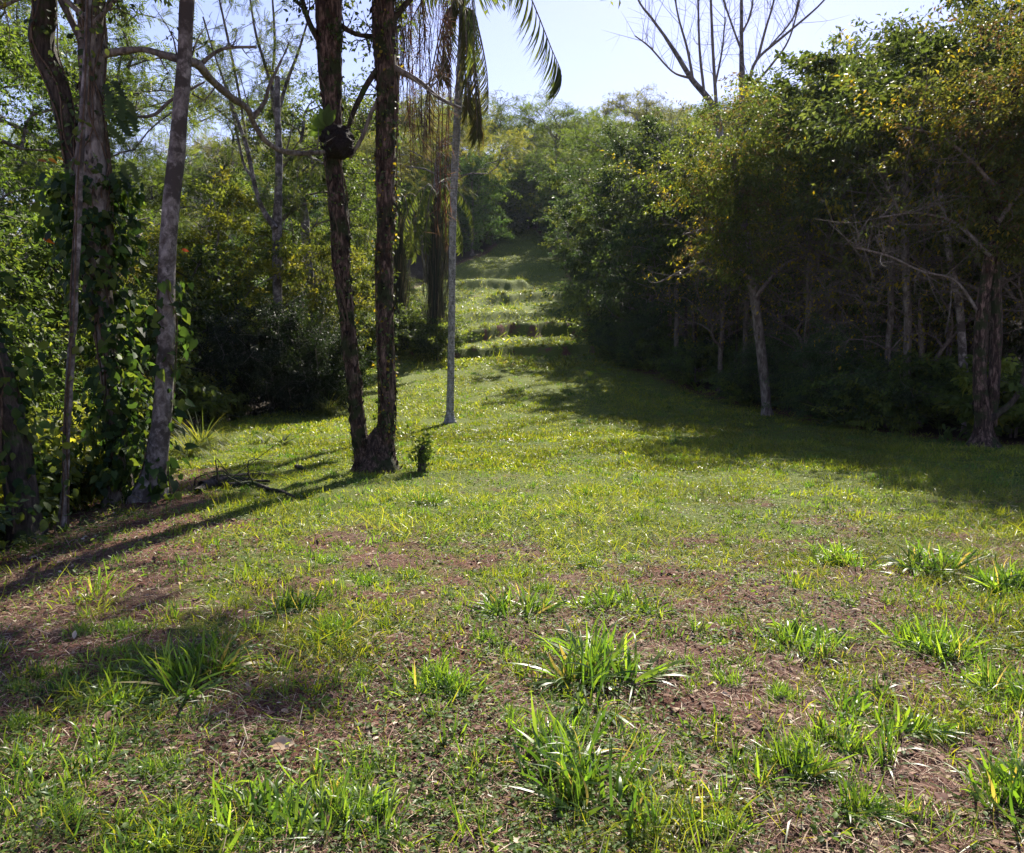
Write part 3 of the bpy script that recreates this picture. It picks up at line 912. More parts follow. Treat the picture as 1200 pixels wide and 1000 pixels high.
# --- left-hand wood
L1 = 'trees of the thicket on the left'
tree('light', -8.3, 24.5, 1.0, 'bright yellow green tree behind the dark creeper mound', L1, (1.15, 1.1, .9), rot=.5)
tree('light2', -5.9, 26.5, .85, 'small yellow green tree right of the dark creeper mound', L1, (1.2, 1.1, .9), rot=1.5)
tree('light', -12.2, 21, .95, 'yellow green tree behind the pale spotted trunk', L1, (1.1, 1.1, .9), rot=2.5)
tree('light2', -9.3, 17.5, .75, 'low bright bush tree left of the creeper mound', L1, (1.15, 1.1, .9), rot=3.5)
tree('light2', -8.2, 12.6, .85, 'leafy green tree behind the twin trunked tree', L1, (.8, .95, .9), rot=4.5)
tree('dense2', -10.6, 15.5, .95, 'dark green leafy tree at the left edge', L1, (.8, 1, .9), rot=.8)
tree('tall', -9.8, 14.8, .85, 'tall loose tree at the upper left corner', L1, (.9, 1.1, .8), rot=2.2)
tree('tall', -6.9, 30, 1.0, 'tall sparse tree behind the pale forked one', L1, (.9, 1, .9), rot=.8)
tree('umbrella', -15.2, 30, 1.35, 'tallest feathery tree high behind the pale spotted trunk', L1, (1, 1.1, .9), rot=2.2)
tree('umbrella', -12.5, 27, .85, 'feathery tree against the sky between the left trunks', L1, (.9, 1, .9), rot=.2)
tree('umbrella', -17, 33, 1.0, 'feathery tree further behind the left trunks', L1, (.9, 1, .9), rot=3.2)
tree('bare', -13.5, 40, .95, 'greyish leafless tree on the left skyline', L1, rot=1.2, name='bare_tree')
tree('bare', -19, 46, 1.1, 'greyish leafless tree further left on the skyline', L1, rot=2.2, name='bare_tree')
GL = 'trees deep in the left hand thicket'
LL = 'sunlit leafy tree standing deep in the thicket left of the clearing'
rr = random.Random(14)
for (x, y) in ((-16, 24), (-20, 30), (-14, 31), (-10.5, 31), (-9, 37), (-14, 38), (-21, 40), (-27, 38), (-8.5, 45), (-13, 48), (-19, 52), (-26, 50), (-10, 56), (-15, 60), (-33, 52), (-24, 60), (-14.5, 18.5), (-19, 22)):
    tree(rr.choice(['light', 'light2', 'dense2', 'light', 'edge2']), x, y, rr.uniform(.8, 1.1), LL, GL, (rr.uniform(.85, 1.15), rr.uniform(.9, 1.1), rr.uniform(.8, 1)))
for i in range(34):
    y = rr.uniform(9, 60); x = float(edge_l(y)) - rr.uniform(.7, 2.8) - (.6 if y < 14 else 0)
    if 13 < y < 20 and x > -8.2: x -= 1.5
    tree(rr.choice(['bush', 'bush2', 'bush2']), x, y, rr.uniform(.5, .95), 'leafy bush growing along the edge of the left hand thicket', 'bushes along the left hand thicket', (1, 1, .9), name='bush', cat='bush')
for i in range(10):
    y = rr.uniform(14, 24); x = float(edge_l(y)) - rr.uniform(1.2, 5)
    tree('sapling', x, y, rr.uniform(.8, 1.2), 'slim sapling in the thicket left of the clearing', 'slim saplings in the left hand thicket', (1, 1.05, .9), name='sapling', cat='sapling')
# the dark creeper mound
p = G(300, 497)
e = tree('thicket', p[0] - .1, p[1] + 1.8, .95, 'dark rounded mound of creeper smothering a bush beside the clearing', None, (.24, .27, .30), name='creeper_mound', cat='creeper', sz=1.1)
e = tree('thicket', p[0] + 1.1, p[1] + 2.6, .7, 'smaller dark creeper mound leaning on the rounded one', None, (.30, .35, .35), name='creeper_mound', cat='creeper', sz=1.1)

# ------------------------------------------------------------------ traced trunks of the near trees


def traced(pts, dist, top_scale=1, n=120):
    """rows (px, py, width px) at distance dist -> points and radii"""
    A = np.array(pts, float)
    dd = np.broadcast_to(np.asarray(dist, float), (len(A),))
    Q = np.array([P(a[0], a[1], d) for a, d in zip(A, dd)])
    Rr = A[:, 2] / 1000 * dd / 2
    S = spline(np.column_stack([Q, Rr]), n)
    return S[:, :3], S[:, 3]


def near_trunk(parent, name, pts, dist, mat, seed, disp=.2, dscale=(1.8, 2.2), seg=26, n=200, flare=1.6, fl_h=.35, flakes=0, flake_col=None, base=True, lab=None):
    S, Rr = traced(pts, dist, n=n)
    o0 = np.array(parent.location)
    if base:
        gz = float(ground(S[-1][0], S[-1][1]))
        hh = np.clip((S[:, 2] - gz) / fl_h, 0, 1)
        Rr = Rr * (1 + (flare - 1) * (1 - hh) ** 2)
        S = np.vstack([S, S[-1] + np.array([0, 0, -.35])]); Rr = np.append(Rr, Rr[-1] * 1.15)
    S = S[::-1]; Rr = Rr[::-1]
    g = Geo()
    tube(g, S - o0, Rr, seg, disp=disp, dscale=dscale, seed=seed)
    if flakes:
        r = np.random.default_rng(seed)
        i = r.integers(4, len(S) - 2, flakes); a = r.random(flakes) * 2 * math.pi
        T = nrm(np.gradient(S, axis=0))[i]
        A = nrm(np.cross(T, [1., 0, 0])); B = np.cross(T, A)
        O = np.cos(a)[:, None] * A + np.sin(a)[:, None] * B
        L = .03 + .09 * r.random(flakes)
        base_ = S[i] - o0 + O * (Rr[i] * 1.0)[:, None]
        D = T * r.choice([-1, 1], flakes)[:, None] + O * (.12 + .35 * r.random((flakes, 1))) + r.normal(size=(flakes, 3)) * .12
        scatter(g, T_STRIP, base_, D, O + r.normal(size=(flakes, 3)) * .3, L, L * (.25 + .3 * r.random(flakes)), palette(r, flakes, flake_col or [(1, 1, 1)], None, .25))
    o = part(name, g.mesh(name, mat), parent)
    if lab: o['label'] = lab
    return S, Rr, o


def creeper(parent, name, path, rad, n, leaf, cols, seed, spread=.16, tpl=T_HEART, stems=4, u0=0, u1=1, droop=.7, lab=None, wts=None):
    """climbing stems wound round a trunk with leaves hanging off them"""
    r = np.random.default_rng(seed)
    g = Geo()
    o0 = np.array(parent.location)
    m = len(path)
    lo, hi = int(u0 * (m - 1)), int(u1 * (m - 1))
    seg_ = path[lo:hi + 1]; rd = rad[lo:hi + 1]
    for k in range(stems):
        a0 = r.random() * 6.28; tw = r.normal() * 1.4
        t = np.linspace(0, 1, 40); ii = (t * (len(seg_) - 1)).astype(int)
        a = a0 + tw * t * 3 + .3 * np.sin(t * 17 + k)
        pts = seg_[ii] + (rd[ii] * 1.06 + .008)[:, None] * np.stack([np.cos(a), np.sin(a), 0 * a], -1)
        tube(g, pts - o0, .006 + .006 * r.random(), 5, col=(.6, .5, .4), mi=1, cap=False)
    i = r.integers(0, len(seg_), n)
    a = r.random(n) * 2 * math.pi
    dens = vn(np.cos(a) * 1.5, np.sin(a) * 1.5, i / len(seg_) * 14, seed)
    kk = dens > -.25
    i, a = i[kk], a[kk]; n = len(i)
    O = np.stack([np.cos(a), np.sin(a), 0 * a], -1)
    pos = seg_[i] + O * (rd[i] + spread * r.random(n) ** 1.5)[:, None] + r.normal(size=(n, 3)) * .02
    D = O * .6 + r.normal(size=(n, 3)) * .5; D[:, 2] -= droop
    N = O * .9 + r.normal(size=(n, 3)) * .45; N[:, 2] += .3
    L = leaf * (.5 + .8 * r.random(n))
    scatter(g, tpl, pos - o0, D, N, L, L * .75, palette(r, n, cols, wts, .2))
    o = part(name, g.mesh(name, [M['leaf'], M['twig']]), parent)
    if lab: o['label'] = lab
    return o


def limb(parent, name, pts, dist, mat, seg=8, n=40, up=.5, twigs=0, leafn=0, leaf=.08, cols=MG, seed=0, tl=.5, tpl=T_KITE, disp=.12):
    """a traced limb with optional side twigs (and leaves on them)"""
    S, Rr = traced(pts, dist, n=n)
    o0 = np.array(parent.location)
    g = Geo()
    tube(g, S - o0, np.maximum(Rr, .003), seg, disp=disp, dscale=(1.5, 4), seed=seed)
    r = np.random.default_rng(seed + 5)
    ends = []
    for _ in range(twigs):
        i = r.integers(n // 5, n)
        d = nrm(r.normal(size=3) + np.array([0, 0, up])) * tl * (.4 + .9 * r.random())
        a = S[i]; b = a + d * .5 + r.normal(size=3) * .06 * tl; c = a + d + np.array([0, 0, .1 * tl])
        rr0 = min(Rr[i] * .5, .012)
        tube(g, spline([a, b, c], 6) - o0, np.linspace(rr0, .0025, 6), 4, cap=False)
        ends.append((a, b, c))
        for _ in range(2):
            c2 = b + nrm(r.normal(size=3)) * tl * .4
            tube(g, spline([b, (b + c2) / 2 + r.normal(size=3) * .03, c2], 4) - o0, [.005, .004, .003, .002], 3, cap=False)
            ends.append((b, (b + c2) / 2, c2))
    o = part(name, g.mesh(name, mat), parent)
    if leafn and ends:
        gl = Geo()
        ix = r.integers(0, len(ends), leafn)
        E = np.array(ends)[ix]; u = r.random((leafn, 1))
        pos = E[:, 0] * (1 - u) + E[:, 2] * u + r.normal(size=(leafn, 3)) * .05
        D = nrm(E[:, 2] - E[:, 0]) * .4 + r.normal(size=(leafn, 3)) * .6; D[:, 2] -= .3
        N = r.normal(size=(leafn, 3)) * .5; N[:, 2] += .8
        L = leaf * (.6 + .7 * r.random(leafn))
        scatter(gl, tpl, pos - o0, D, N, L, L * (.9 if tpl is T_PINN else .45), palette(r, leafn, cols))
        part('foliage', gl.mesh('foliage', M['leaf']), parent)
    return S, Rr, o


def canopy(parent, pos, H, Rx, seed, kind='tall', s=.7, tint=(1, 1, 1)):
    """leafy crown above the frame, set on a traced trunk or added free of it to cast shade"""
    wm, lm = grow(seed, H, .2, Rx, 70, 9000, T_KITE, .12, MG, None, .07, .45, .45, 'round', .2, twig=4, trunk_top=.6)
    o = part('crown', lm, parent, tint, np.array(pos) - np.array(parent.location))
    w_ = part('crown_limbs', wm, parent, (1, 1, 1), np.array(pos) - np.array(parent.location))
    return o


# --- twin stemmed flaky tree in the clearing
DT = 11.9
b = P(440, 556, DT); b[2] = float(ground(b[0], b[1]))
T1 = empty('twin_stemmed_tree', b, 'dark flaky barked tree with two stems from one base in the clearing', 'tree')
FL = [(.5, .45, .4), (1.4, 1.1, 1.0), (1.0, .8, .7), (.3, .3, .3)]
Sa, Ra, _ = near_trunk(T1, 'trunk', [(376, -330, 24), (381, -150, 26), (384, 0, 28), (387, 70, 25), (389, 130, 22), (392, 200, 20), (399, 260, 20), (400, 310, 18), (406, 360, 16), (411, 410, 16), (416, 460, 16), (421, 510, 18), (429, 552, 22)], DT, M['bark_flaky'], 3, .26, (2.2, 3.0), 34, 300, 1.7, .4, 1500, FL)
Sb, Rb, _ = near_trunk(T1, 'trunk', [(456, -330, 23), (453, -150, 25), (449, 0, 26), (453, 90, 25), (452, 170, 23), (453, 250, 20), (450, 310, 18), (452, 400, 18), (454, 470, 18), (452, 520, 20), (449, 554, 25)], DT + .05, M['bark_flaky'], 5, .26, (2.2, 3.0), 34, 300, 1.7, .4, 1500, FL)
creeper(T1, 'creeper', Sb, Rb, 1500, .05, DG + [(.08, .12, .02), (.25, .2, .02)], 41, .06, T_LEAF, 5, .12, .85, .5, 'small leaved creeper covering the right stem')
creeper(T1, 'creeper', Sa, Ra, 500, .05, DG + [(.08, .12, .02)], 42, .05, T_LEAF, 3, .3, .8, .5)
canopy(T1, np.array([-.9, 11.6, 6.7]), 2.1, 1.8, 71)  # unseen crown clear of the stems, added to shade the lower-left ground
canopy(T1, np.array([-2.7, 15.2, 8.1]), 1.9, 1.3, 72)  # unseen crown hung behind the tree, added to throw shade on the left bank
# rough base between the stems
g = Geo()
tube(g, np.array([[0, 0, -.3], [0, 0, .05], [0.02, 0, .25], [.02, 0, .5], [.03, 0, .62]]), [.36, .30, .2, .1, .03], 20, disp=.4, dscale=(2, 3), seed=9)
r_ = np.random.default_rng(9)
nn = 500
a = r_.random(nn) * 6.28; hz = r_.random(nn) ** 1.6 * .55
pos = np.stack([np.cos(a) * (.27 - hz * .3), np.sin(a) * (.27 - hz * .3), hz], -1)
scatter(g, T_BLADES[2], pos, np.stack([np.cos(a), np.sin(a), -.3 + r_.random(nn)], -1), rdir(r_, nn), .06 + .12 * r_.random(nn), .006, palette(r_, nn, [(.5, .4, .3), (.2, .2, .15), (1, .8, .6)]))
part('root_mass', g.mesh('root_mass', M['bark_flaky']), T1)
limb(T1, 'branch', [(452, 70, 9), (432, 96, 7), (415, 130, 6), (405, 160, 4)], DT, M['bark_dark'], twigs=6, seed=50, tl=.5)
limb(T1, 'branch', [(458, 78, 9), (490, 95, 6), (515, 115, 4), (540, 127, 3)], DT, M['bark'], twigs=7, seed=51, tl=.45)
limb(T1, 'branch', [(385, 20, 8), (405, 34, 6), (425, 42, 5), (450, 40, 5), (470, 30, 3)], DT + .1, M['bark_dark'], twigs=9, seed=52, tl=.5, leafn=200, cols=DG)
limb(T1, 'branch', [(455, 30, 9), (480, 0, 7), (510, -30, 5), (545, -60, 3)], DT, M['bark_dark'], twigs=14, seed=53, tl=.7, leafn=700, cols=MG)
limb(T1, 'branch', [(380, 60, 7), (360, 20, 6), (345, -40, 4)], DT, M['bark_dark'], twigs=10, seed=54, tl=.6, leafn=350, cols=DG)
limb(T1, 'branch', [(452, 110, 8), (436, 130, 5), (425, 160, 5), (410, 185, 4)], DT, M['bark'], twigs=4, seed=55, tl=.4)
canopy(T1, P(376, -330, DT), 3.2, 2.8, 61)
canopy(T1, P(456, -330, DT), 3.0, 3.4, 62)
canopy(T1, P(500, -300, DT) + np.array([.9, 0, 0]), 2.2, 1.6, 68)  # extra side crown above view, added to dapple the left foreground with shade
# black nest on the left stem with a shield fern behind it
n0 = P(396, 167, DT - .12)
g = Geo()
u = np.linspace(0, math.pi, 40)
pts = np.stack([0 * u, 0 * u, -np.cos(u) * .22], -1)
rad = np.sin(u) ** .75 * .215 + .002
tube(g, pts, rad, 44, disp=.38, dscale=(2.6, 14), seed=77)
nest = part('insect_nest', g.mesh('insect_nest', M['nest']), None, loc=n0)
props(nest, 'black rounded nest stuck on the left stem of the twin stemmed tree', 'nest')
f0 = P(383, 150, DT - .14)
g = Geo(); r_ = np.random.default_rng(8)
for k in range(7):
    ang = math.radians(60 + k * 22)
    D = np.array([[math.cos(ang), -.25, math.sin(ang)]])
    scatter(g, T_LEAF, np.array([[.03 * math.cos(ang), .02 * k - .05, .03 * math.sin(ang) - .02]]), D, np.array([[.1, -1, .25]]), .22 + .09 * r_.random(), .13, palette(r_, 1, [(.10, .17, .04), (.13, .21, .05)]))
props(part('shield_fern', g.mesh('shield_fern', M['leaf']), None, loc=f0), 'pale green shield fern fanned out behind the black nest', 'fern')

# --- creeper covered tree with two leaning stems, upper left
DV = 9.7
b = P(141, 590, DV); b[2] = float(ground(b[0], b[1]))
T2 = empty('creeper_covered_tree', b, 'old tree with two dark stems hung with creepers and a long bough to the right', 'tree')
Sc, Rc, _ = near_trunk(T2, 'trunk', [(104, -320, 26), (104, -100, 27), (105, 0, 28), (108, 80, 26), (108, 150, 28), (106, 210, 42), (108, 260, 40), (116, 340, 32), (130, 440, 24), (138, 520, 22), (141, 592, 27)], DV, M['bark'], 13, .28, (2.2, 2.4), 34, 280, 1.7, .4, 500, FL)
Sd, Rd, _ = near_trunk(T2, 'trunk', [(30, -260, 22), (42, -100, 24), (52, 0, 26), (50, 50, 27), (67, 100, 23), (79, 150, 21), (90, 195, 22), (98, 235, 18)], DV, M['bark_dark'], 14, .22, (2, 2.4), 28, 160, base=False)
limb(T2, 'branch', [(72, 0, 9), (84, 25, 8), (96, 50, 8)], DV, M['bark'], seed=70)
limb(T2, 'bough', [(116, 64, 9.4), (140, 61, 7.9), (165, 58, 7.2), (190, 64, 7.9), (212, 70, 9.4), (232, 76, 9.4), (248, 94, 8.6), (270, 113, 7.9), (290, 128, 7.2), (298, 146, 6.5), (312, 166, 5.8), (330, 177, 5.8), (352, 180, 5.8), (380, 178, 4.3)], [DV, DV, DV, DV - .05, DV - .15, DV - .05, DV + .3, DV + .6, DV + .9, DV + 1.1, DV + 1.3, DV + 1.5, DV + 1.7, DV + 1.9], M['bark'], 12, 90, twigs=16, seed=71, tl=.4, leafn=40, cols=DG, disp=.25)
limb(T2, 'branch', [(295, 140, 7), (310, 120, 5), (316, 100, 4), (330, 70, 3)], DV + 1.1, M['bark'], seed=72, twigs=6, tl=.35)
limb(T2, 'branch', [(232, 78, 6), (260, 58, 4), (300, 55, 3)], DV + .1, M['bark'], seed=73, twigs=6, tl=.4)
limb(T2, 'branch', [(155, 137, 3), (180, 135, 4), (200, 118, 4), (225, 104, 3), (240, 96, 2)], DV + .2, M['bark'], seed=74)
VC = [(.025, .055, .016), (.04, .08, .02), (.02, .045, .016), (.08, .12, .022)]
creeper(T2, 'creeper', Sc, Rc, 2600, .105, VC, 43, .34, T_HEART, 7, .03, .50, .7, 'large heart leaved creeper smothering the lower trunk')
creeper(T2, 'creeper', Sc, Rc, 520, .07, DG, 44, .14, T_LEAF, 6, .45, .95, .5)
creeper(T2, 'creeper', Sd, Rd, 500, .06, DG, 45, .10, T_LEAF, 4, .05, .95, .5)
# hanging split leaves
g = Geo(); r_ = np.random.default_rng(18)
for (px, py, sz_) in ((135, 110, .34), (142, 130, .30), (130, 142, .32), (126, 95, .3), (145, 118, .28), (148, 190, .26), (135, 200, .3)):
    q = P(px, py, DV - .1) - b
    D = np.array([[r_.normal() * .3 + .25, r_.normal() * .3, -1.]])
    scatter(g, pinnate_tpl(6, .42, .16, .1, .8), q[None], D, np.array([[r_.normal() * .5, -1, .2]]), sz_, sz_ * 1.0, palette(r_, 1, DG))
part('split_leaf_creeper', g.mesh('split_leaf_creeper', M['leaf']), T2)
# orange dead leaves caught in it
g = Geo()
for (px, py, sz_, c) in ((56, 186, .14, (.55, .22, .02)), (66, 184, .10, (.7, .35, .02)), (50, 280, .15, (.65, .17, .02)), (44, 188, .12, (.25, .10, .03)), (213, 292, .11, (.5, .1, .03))):
    q = P(px, py, DV - .35) - b
    scatter(g, T_LEAF, q[None], np.array([[1, r_.normal() * .5, -.5 * r_.random()]]), np.array([[.2, -1, .6 + r_.normal() * .4]]), sz_ * .8, sz_ * .34, [c])
part('dead_leaves', g.mesh('dead_leaves', M['dry']), T2)
canopy(T2, P(104, -320, DV), 2.6, 2.2, 63)
canopy(T2, P(30, -260, DV), 2.4, 2.0, 64)
limb(T2, 'branch', [(100, 20, 7), (60, -10, 5), (20, 0, 4), (-20, 20, 3)], DV - .4, M['bark'], twigs=10, seed=75, tl=.4, leafn=110, cols=YG)
limb(T2, 'branch', [(108, 30, 6), (135, 0, 5), (160, -30, 3)], DV - .2, M['bark'], twigs=9, seed=76, tl=.5, leafn=260, cols=DG)

# --- pale spotted trunk
DP = 9.5
b = P(176, 592, DP); b[2] = float(ground(b[0], b[1]))
T3 = empty('pale_trunked_tree', b, 'tree with a pale grey spotted trunk leaning right beside the creeper covered one', 'tree')
Se, Re, _ = near_trunk(T3, 'trunk', [(238, -320, 14), (228, -120, 15), (219, 0, 16), (216, 68, 16), (208, 170, 18), (198, 270, 19), (195, 340, 20), (195, 400, 20), (189, 500, 22), (180, 560, 26), (174, 594, 32)], DP, M['bark_pale'], 23, .10, (1.2, 2.6), 26, 240, 1.6, .45)
creeper(T3, 'creeper', Se, Re, 330, .11, VC, 46, .20, T_HEART, 3, .02, .42, .7)
canopy(T3, P(238, -320, DP), 2.4, 1.9, 65)

# --- slim twisted vine stem at the left
DN = 8.1
b = P(71, 634, DN); b[2] = float(ground(b[0], b[1]))
T4 = empty('slim_pale_tree', b, 'slim pale knotted stem rising left of the creeper covered tree', 'tree')
Sf, Rf, _ = near_trunk(T4, 'trunk', [(112, -200, 6), (104, 0, 6), (98, 120, 7), (94, 200, 7), (90, 300, 7), (85, 395, 8), (79, 490, 8), (76, 566, 8), (71, 634, 9)], DN, M['bark_pale'], 33, .35, (1.3, 7), 14, 240, 1.5, .3)
creeper(T4, 'creeper', Sf, Rf, 230, .07, MG, 47, .16, T_LEAF, 2, .0, .9, .5)
canopy(T4, P(112, -200, DN), 1.6, 1.2, 67)

# --- dark leaning trunk with big leaved plants at the left edge
DE = 7.6
b = P(30, 640, DE); b[2] = float(ground(b[0], b[1]))
T5 = empty('dark_leaning_tree', b, 'dark leaning trunk smothered in long green leaves at the left edge', 'tree')
Sg, Rg, _ = near_trunk(T5, 'trunk', [(-90, 240, 26), (-50, 330, 30), (-12, 410, 32), (8, 470, 32), (22, 550, 32), (32, 640, 38)], DE, M['bark_dark'], 35, .3, (2, 2.4), 26, 120, 1.3, .3)
creeper(T5, 'creeper', Sg, Rg, 900, .10, VC + [(.10, .14, .03)], 48, .34, T_LEAF, 5, .05, .95, .7)

# --- pale forked tree further back
DF = 24
b = P(327, 395, DF); b[2] = float(ground(b[0], b[1])) 
T6 = empty('pale_forked_tree', b, 'pale slender tree forking into bare upright limbs behind the creeper mound', 'tree')
gz = b[2]
ybase = 500 - 1000 * math.tan(math.atan((gz - CAM_H) / DF) + PITCH)
near_trunk(T6, 'trunk', [(325, 90, 6), (325, 130, 7), (327, 180, 8), (326, 230, 9), (325, 265, 11), (325, 340, 11), (327, 395, 12), (328, ybase, 14)], DF, M['bark_pale'], 36, .1, (1.2, 1), 14, 80)
for i, pts in enumerate(([(323, 268, 8), (308, 245, 6), (298, 215, 5), (290, 175, 5), (278, 140, 4), (262, 95, 3)], [(298, 210, 4), (285, 190, 3), (270, 120, 3), (250, 60, 2), (238, 20, 2)],
                         [(290, 178, 4), (282, 120, 3), (268, 50, 3), (255, -10, 2)], [(325, 130, 5), (315, 90, 4), (300, 40, 3), (292, -10, 2)], [(325, 140, 5), (335, 100, 4), (350, 60, 3), (362, 20, 2)],
                         [(326, 150, 4), (318, 110, 3), (322, 50, 3), (318, -20, 2)], [(326, 262, 5), (345, 245, 4), (362, 238, 3)], [(326, 200, 5), (350, 180, 3), (385, 195, 3)], [(280, 150, 3), (250, 125, 2), (225, 110, 2)])):
    limb(T6, 'limb', pts, DF - .3 + .2 * i, M['bark_pale'], 7, 30, twigs=11, leafn=170, leaf=.30, cols=MG, seed=200 + i, tl=.9, tpl=T_PINN)

# --- tall leafless pair above the wood
def bare_tree(px, py, d, label, trunk, limbs, seed):
    b = P(px, py, d); b[2] = float(ground(b[0], b[1]))
    e = empty('bare_tree', b, label, 'tree', R1)
    yb = 500 - 1000 * math.tan(math.atan((b[2] - CAM_H) / d) + PITCH)
    near_trunk(e, 'trunk', trunk + [(px, yb, 14)], d, M['bark_pale'], seed, .1, (1.2, 1), 12, 70)
    for i, pts in enumerate(limbs):
        pts = [(a_, b_, c_ * .72) for a_, b_, c_ in pts]
        limb(e, 'limb', pts, d + .35 * ((i * 7) % 5 - 2), M['twig'], 6, 30, up=1.7, twigs=13, seed=seed + 10 + i, tl=2.2)
    return e


bare_tree(867, 300, 40, 'tallest pale leafless tree with forked bare limbs against the sky', [(869, -90, 2), (869, 0, 3.5), (869, 60, 5), (870, 118, 8), (868, 220, 10)],
          [[(871, 118, 7), (878, 95, 6), (888, 69, 5), (925, 37, 4), (966, 0, 3), (990, -40, 2)], [(888, 69, 5), (897, 35, 4), (907, 0, 3), (915, -50, 2)], [(870, 120, 6), (884, 100, 5), (905, 75, 4), (925, 45, 3), (940, -10, 2)],
           [(869, 60, 4), (858, 30, 3), (846, -5, 3)], [(869, 40, 4), (880, 15, 3), (885, -30, 2)], [(900, 57, 3), (930, 20, 3), (938, -20, 2)]], 400)
bare_tree(845, 300, 38, 'pale leafless tree leaning left below the tallest bare one', [(778, 41, 3.5), (794, 66, 5), (810, 92, 6), (840, 136, 8), (846, 220, 10)],
          [[(780, 44, 5), (764, 22, 4), (748, 0, 3), (735, -40, 2)], [(840, 133, 6), (836, 69, 5), (833, 0, 4), (832, -50, 2)], [(810, 92, 5), (788, 84, 3), (762, 56, 3), (744, 42, 2)], [(812, 94, 5), (806, 60, 4), (795, 20, 3), (788, -20, 2)],
           [(826, 116, 5), (820, 60, 4), (818, 0, 3)], [(838, 100, 4), (846, 60, 3), (850, 20, 2)]], 430)

# --- slender palm in the clearing
DPm = 20.0
b = P(527, 499, DPm); b[2] = float(ground(b[0], b[1]))
T7 = empty('slender_palm', b, 'slender ringed grey palm standing alone in the clearing', 'palm')
Sp_, Rp_, _ = near_trunk(T7, 'trunk', [(543, 12, 9), (541, 60, 9), (536, 140, 9), (531, 250, 8), (529, 400, 8), (527, 499, 9)], DPm, M['bark_palm'], 37, .07, (1, 3), 18, 260, 1.9, .3)


def frond(parent, p0, tgt, tip_drop, n=46, ll=.55, col=MG, mat='leaf', seed=0, hang=.8, name='frond', width=.02, arch=.35):
    r = np.random.default_rng(seed)
    o0 = np.array(parent.location)
    p0 = np.array(p0); tgt = np.array(tgt)
    d = tgt - p0
    mid = p0 + d * .5 + np.array([0, 0, np.linalg.norm(d) * arch])
    S = spline([p0, mid, tgt, tgt + np.array([d[0] * .08, d[1] * .08, -tip_drop])], 40) 
    g = Geo()
    tube(g, S - o0, np.linspace(.028, .004, 40), 5, col=(.9, .8, .6), mi=1, cap=False)
    T = nrm(np.gradient(S, axis=0))
    for s in (1, -1):
        u = np.linspace(.12, .99, n) + r.normal(size=n) * .004
        i = np.clip((u * 39).astype(int), 0, 39)
        side = nrm(np.cross(T[i], [0, 0, 1.])) * s
        D = side * .7 + T[i] * .35 + r.normal(size=(n, 3)) * .10; D[:, 2] -= hang * (.6 + .6 * r.random(n))
        N = np.cross(D, T[i]) * s
        L = ll * (1 - .6 * np.abs(u - .45)) * (.8 + .4 * r.random(n))
        f = u * 39 - i
        pos = S[i]
        scatter(g, T_LONG[1], pos - o0, D, N, L, width, palette(r, n, col))
    part(name, g.mesh(name, [M[mat], M['twig']]), parent)


c0 = P(543, 8, DPm)
frond(T7, c0, P(650, 66, DPm - .3), .45, seed=300, hang=1.7, ll=1.0, arch=.62, n=110, width=.026)
frond(T7, c0, P(562, 125, DPm - .5), .6, seed=311, hang=1.5, ll=.6, arch=.22, n=120, col=[(.06, .075, .025), (.12, .10, .04)])
frond(T7, c0, P(548, 100, DPm - .9), .6, seed=312, hang=1.5, ll=.6, arch=.25, n=120, col=[(.07, .08, .03), (.10, .09, .04)])
frond(T7, c0, P(520, 60, DPm - .8), .6, seed=313, hang=1.3, ll=.6, arch=.4, n=100, col=[(.07, .08, .03), (.10, .09, .04)])
frond(T7, c0, P(600, -75, DPm + .6), .3, seed=301, ll=.7, n=50)
frond(T7, c0, P(570, 80, DPm - .2), .9, seed=302, hang=1.5, ll=.62, arch=.3, n=110, col=[(.06, .08, .03), (.09, .10, .04)])
frond(T7, c0, P(558, 120, DPm - .6), .8, seed=303, hang=1.4, ll=.6, arch=.3, n=110, col=[(.06, .075, .03), (.09, .09, .045)])
frond(T7, c0, P(505, 110, DPm - .3), .9, seed=304, hang=1.4, ll=.6, arch=.35, n=110, col=[(.06, .075, .03), (.09, .085, .045)])
frond(T7, c0, P(480, 30, DPm + .2), .9, seed=305, hang=1.2, ll=.6, arch=.5, n=56)
frond(T7, c0, P(470, -60, DPm - .6), .4, seed=306, ll=.6, n=50)
frond(T7, c0, P(530, 10, DPm + 2.0), 1.0, seed=307, hang=1.1, ll=.6, n=50)
frond(T7, c0, P(555, 20, DPm - 2.0), 1.0, seed=308, hang=1.1, ll=.6, n=50)
frond(T7, c0, P(500, 120, DPm - 1.0), 1.2, seed=309, hang=1.6, ll=.5, arch=.3, n=60, col=[(.11, .09, .05), (.18, .14, .09)], mat='dry')
frond(T7, c0, P(535, 135, DPm + .5), 1.6, seed=310, hang=1.6, ll=.5, arch=.2, n=60, col=[(.11, .085, .05), (.17, .13, .09)], mat='dry')


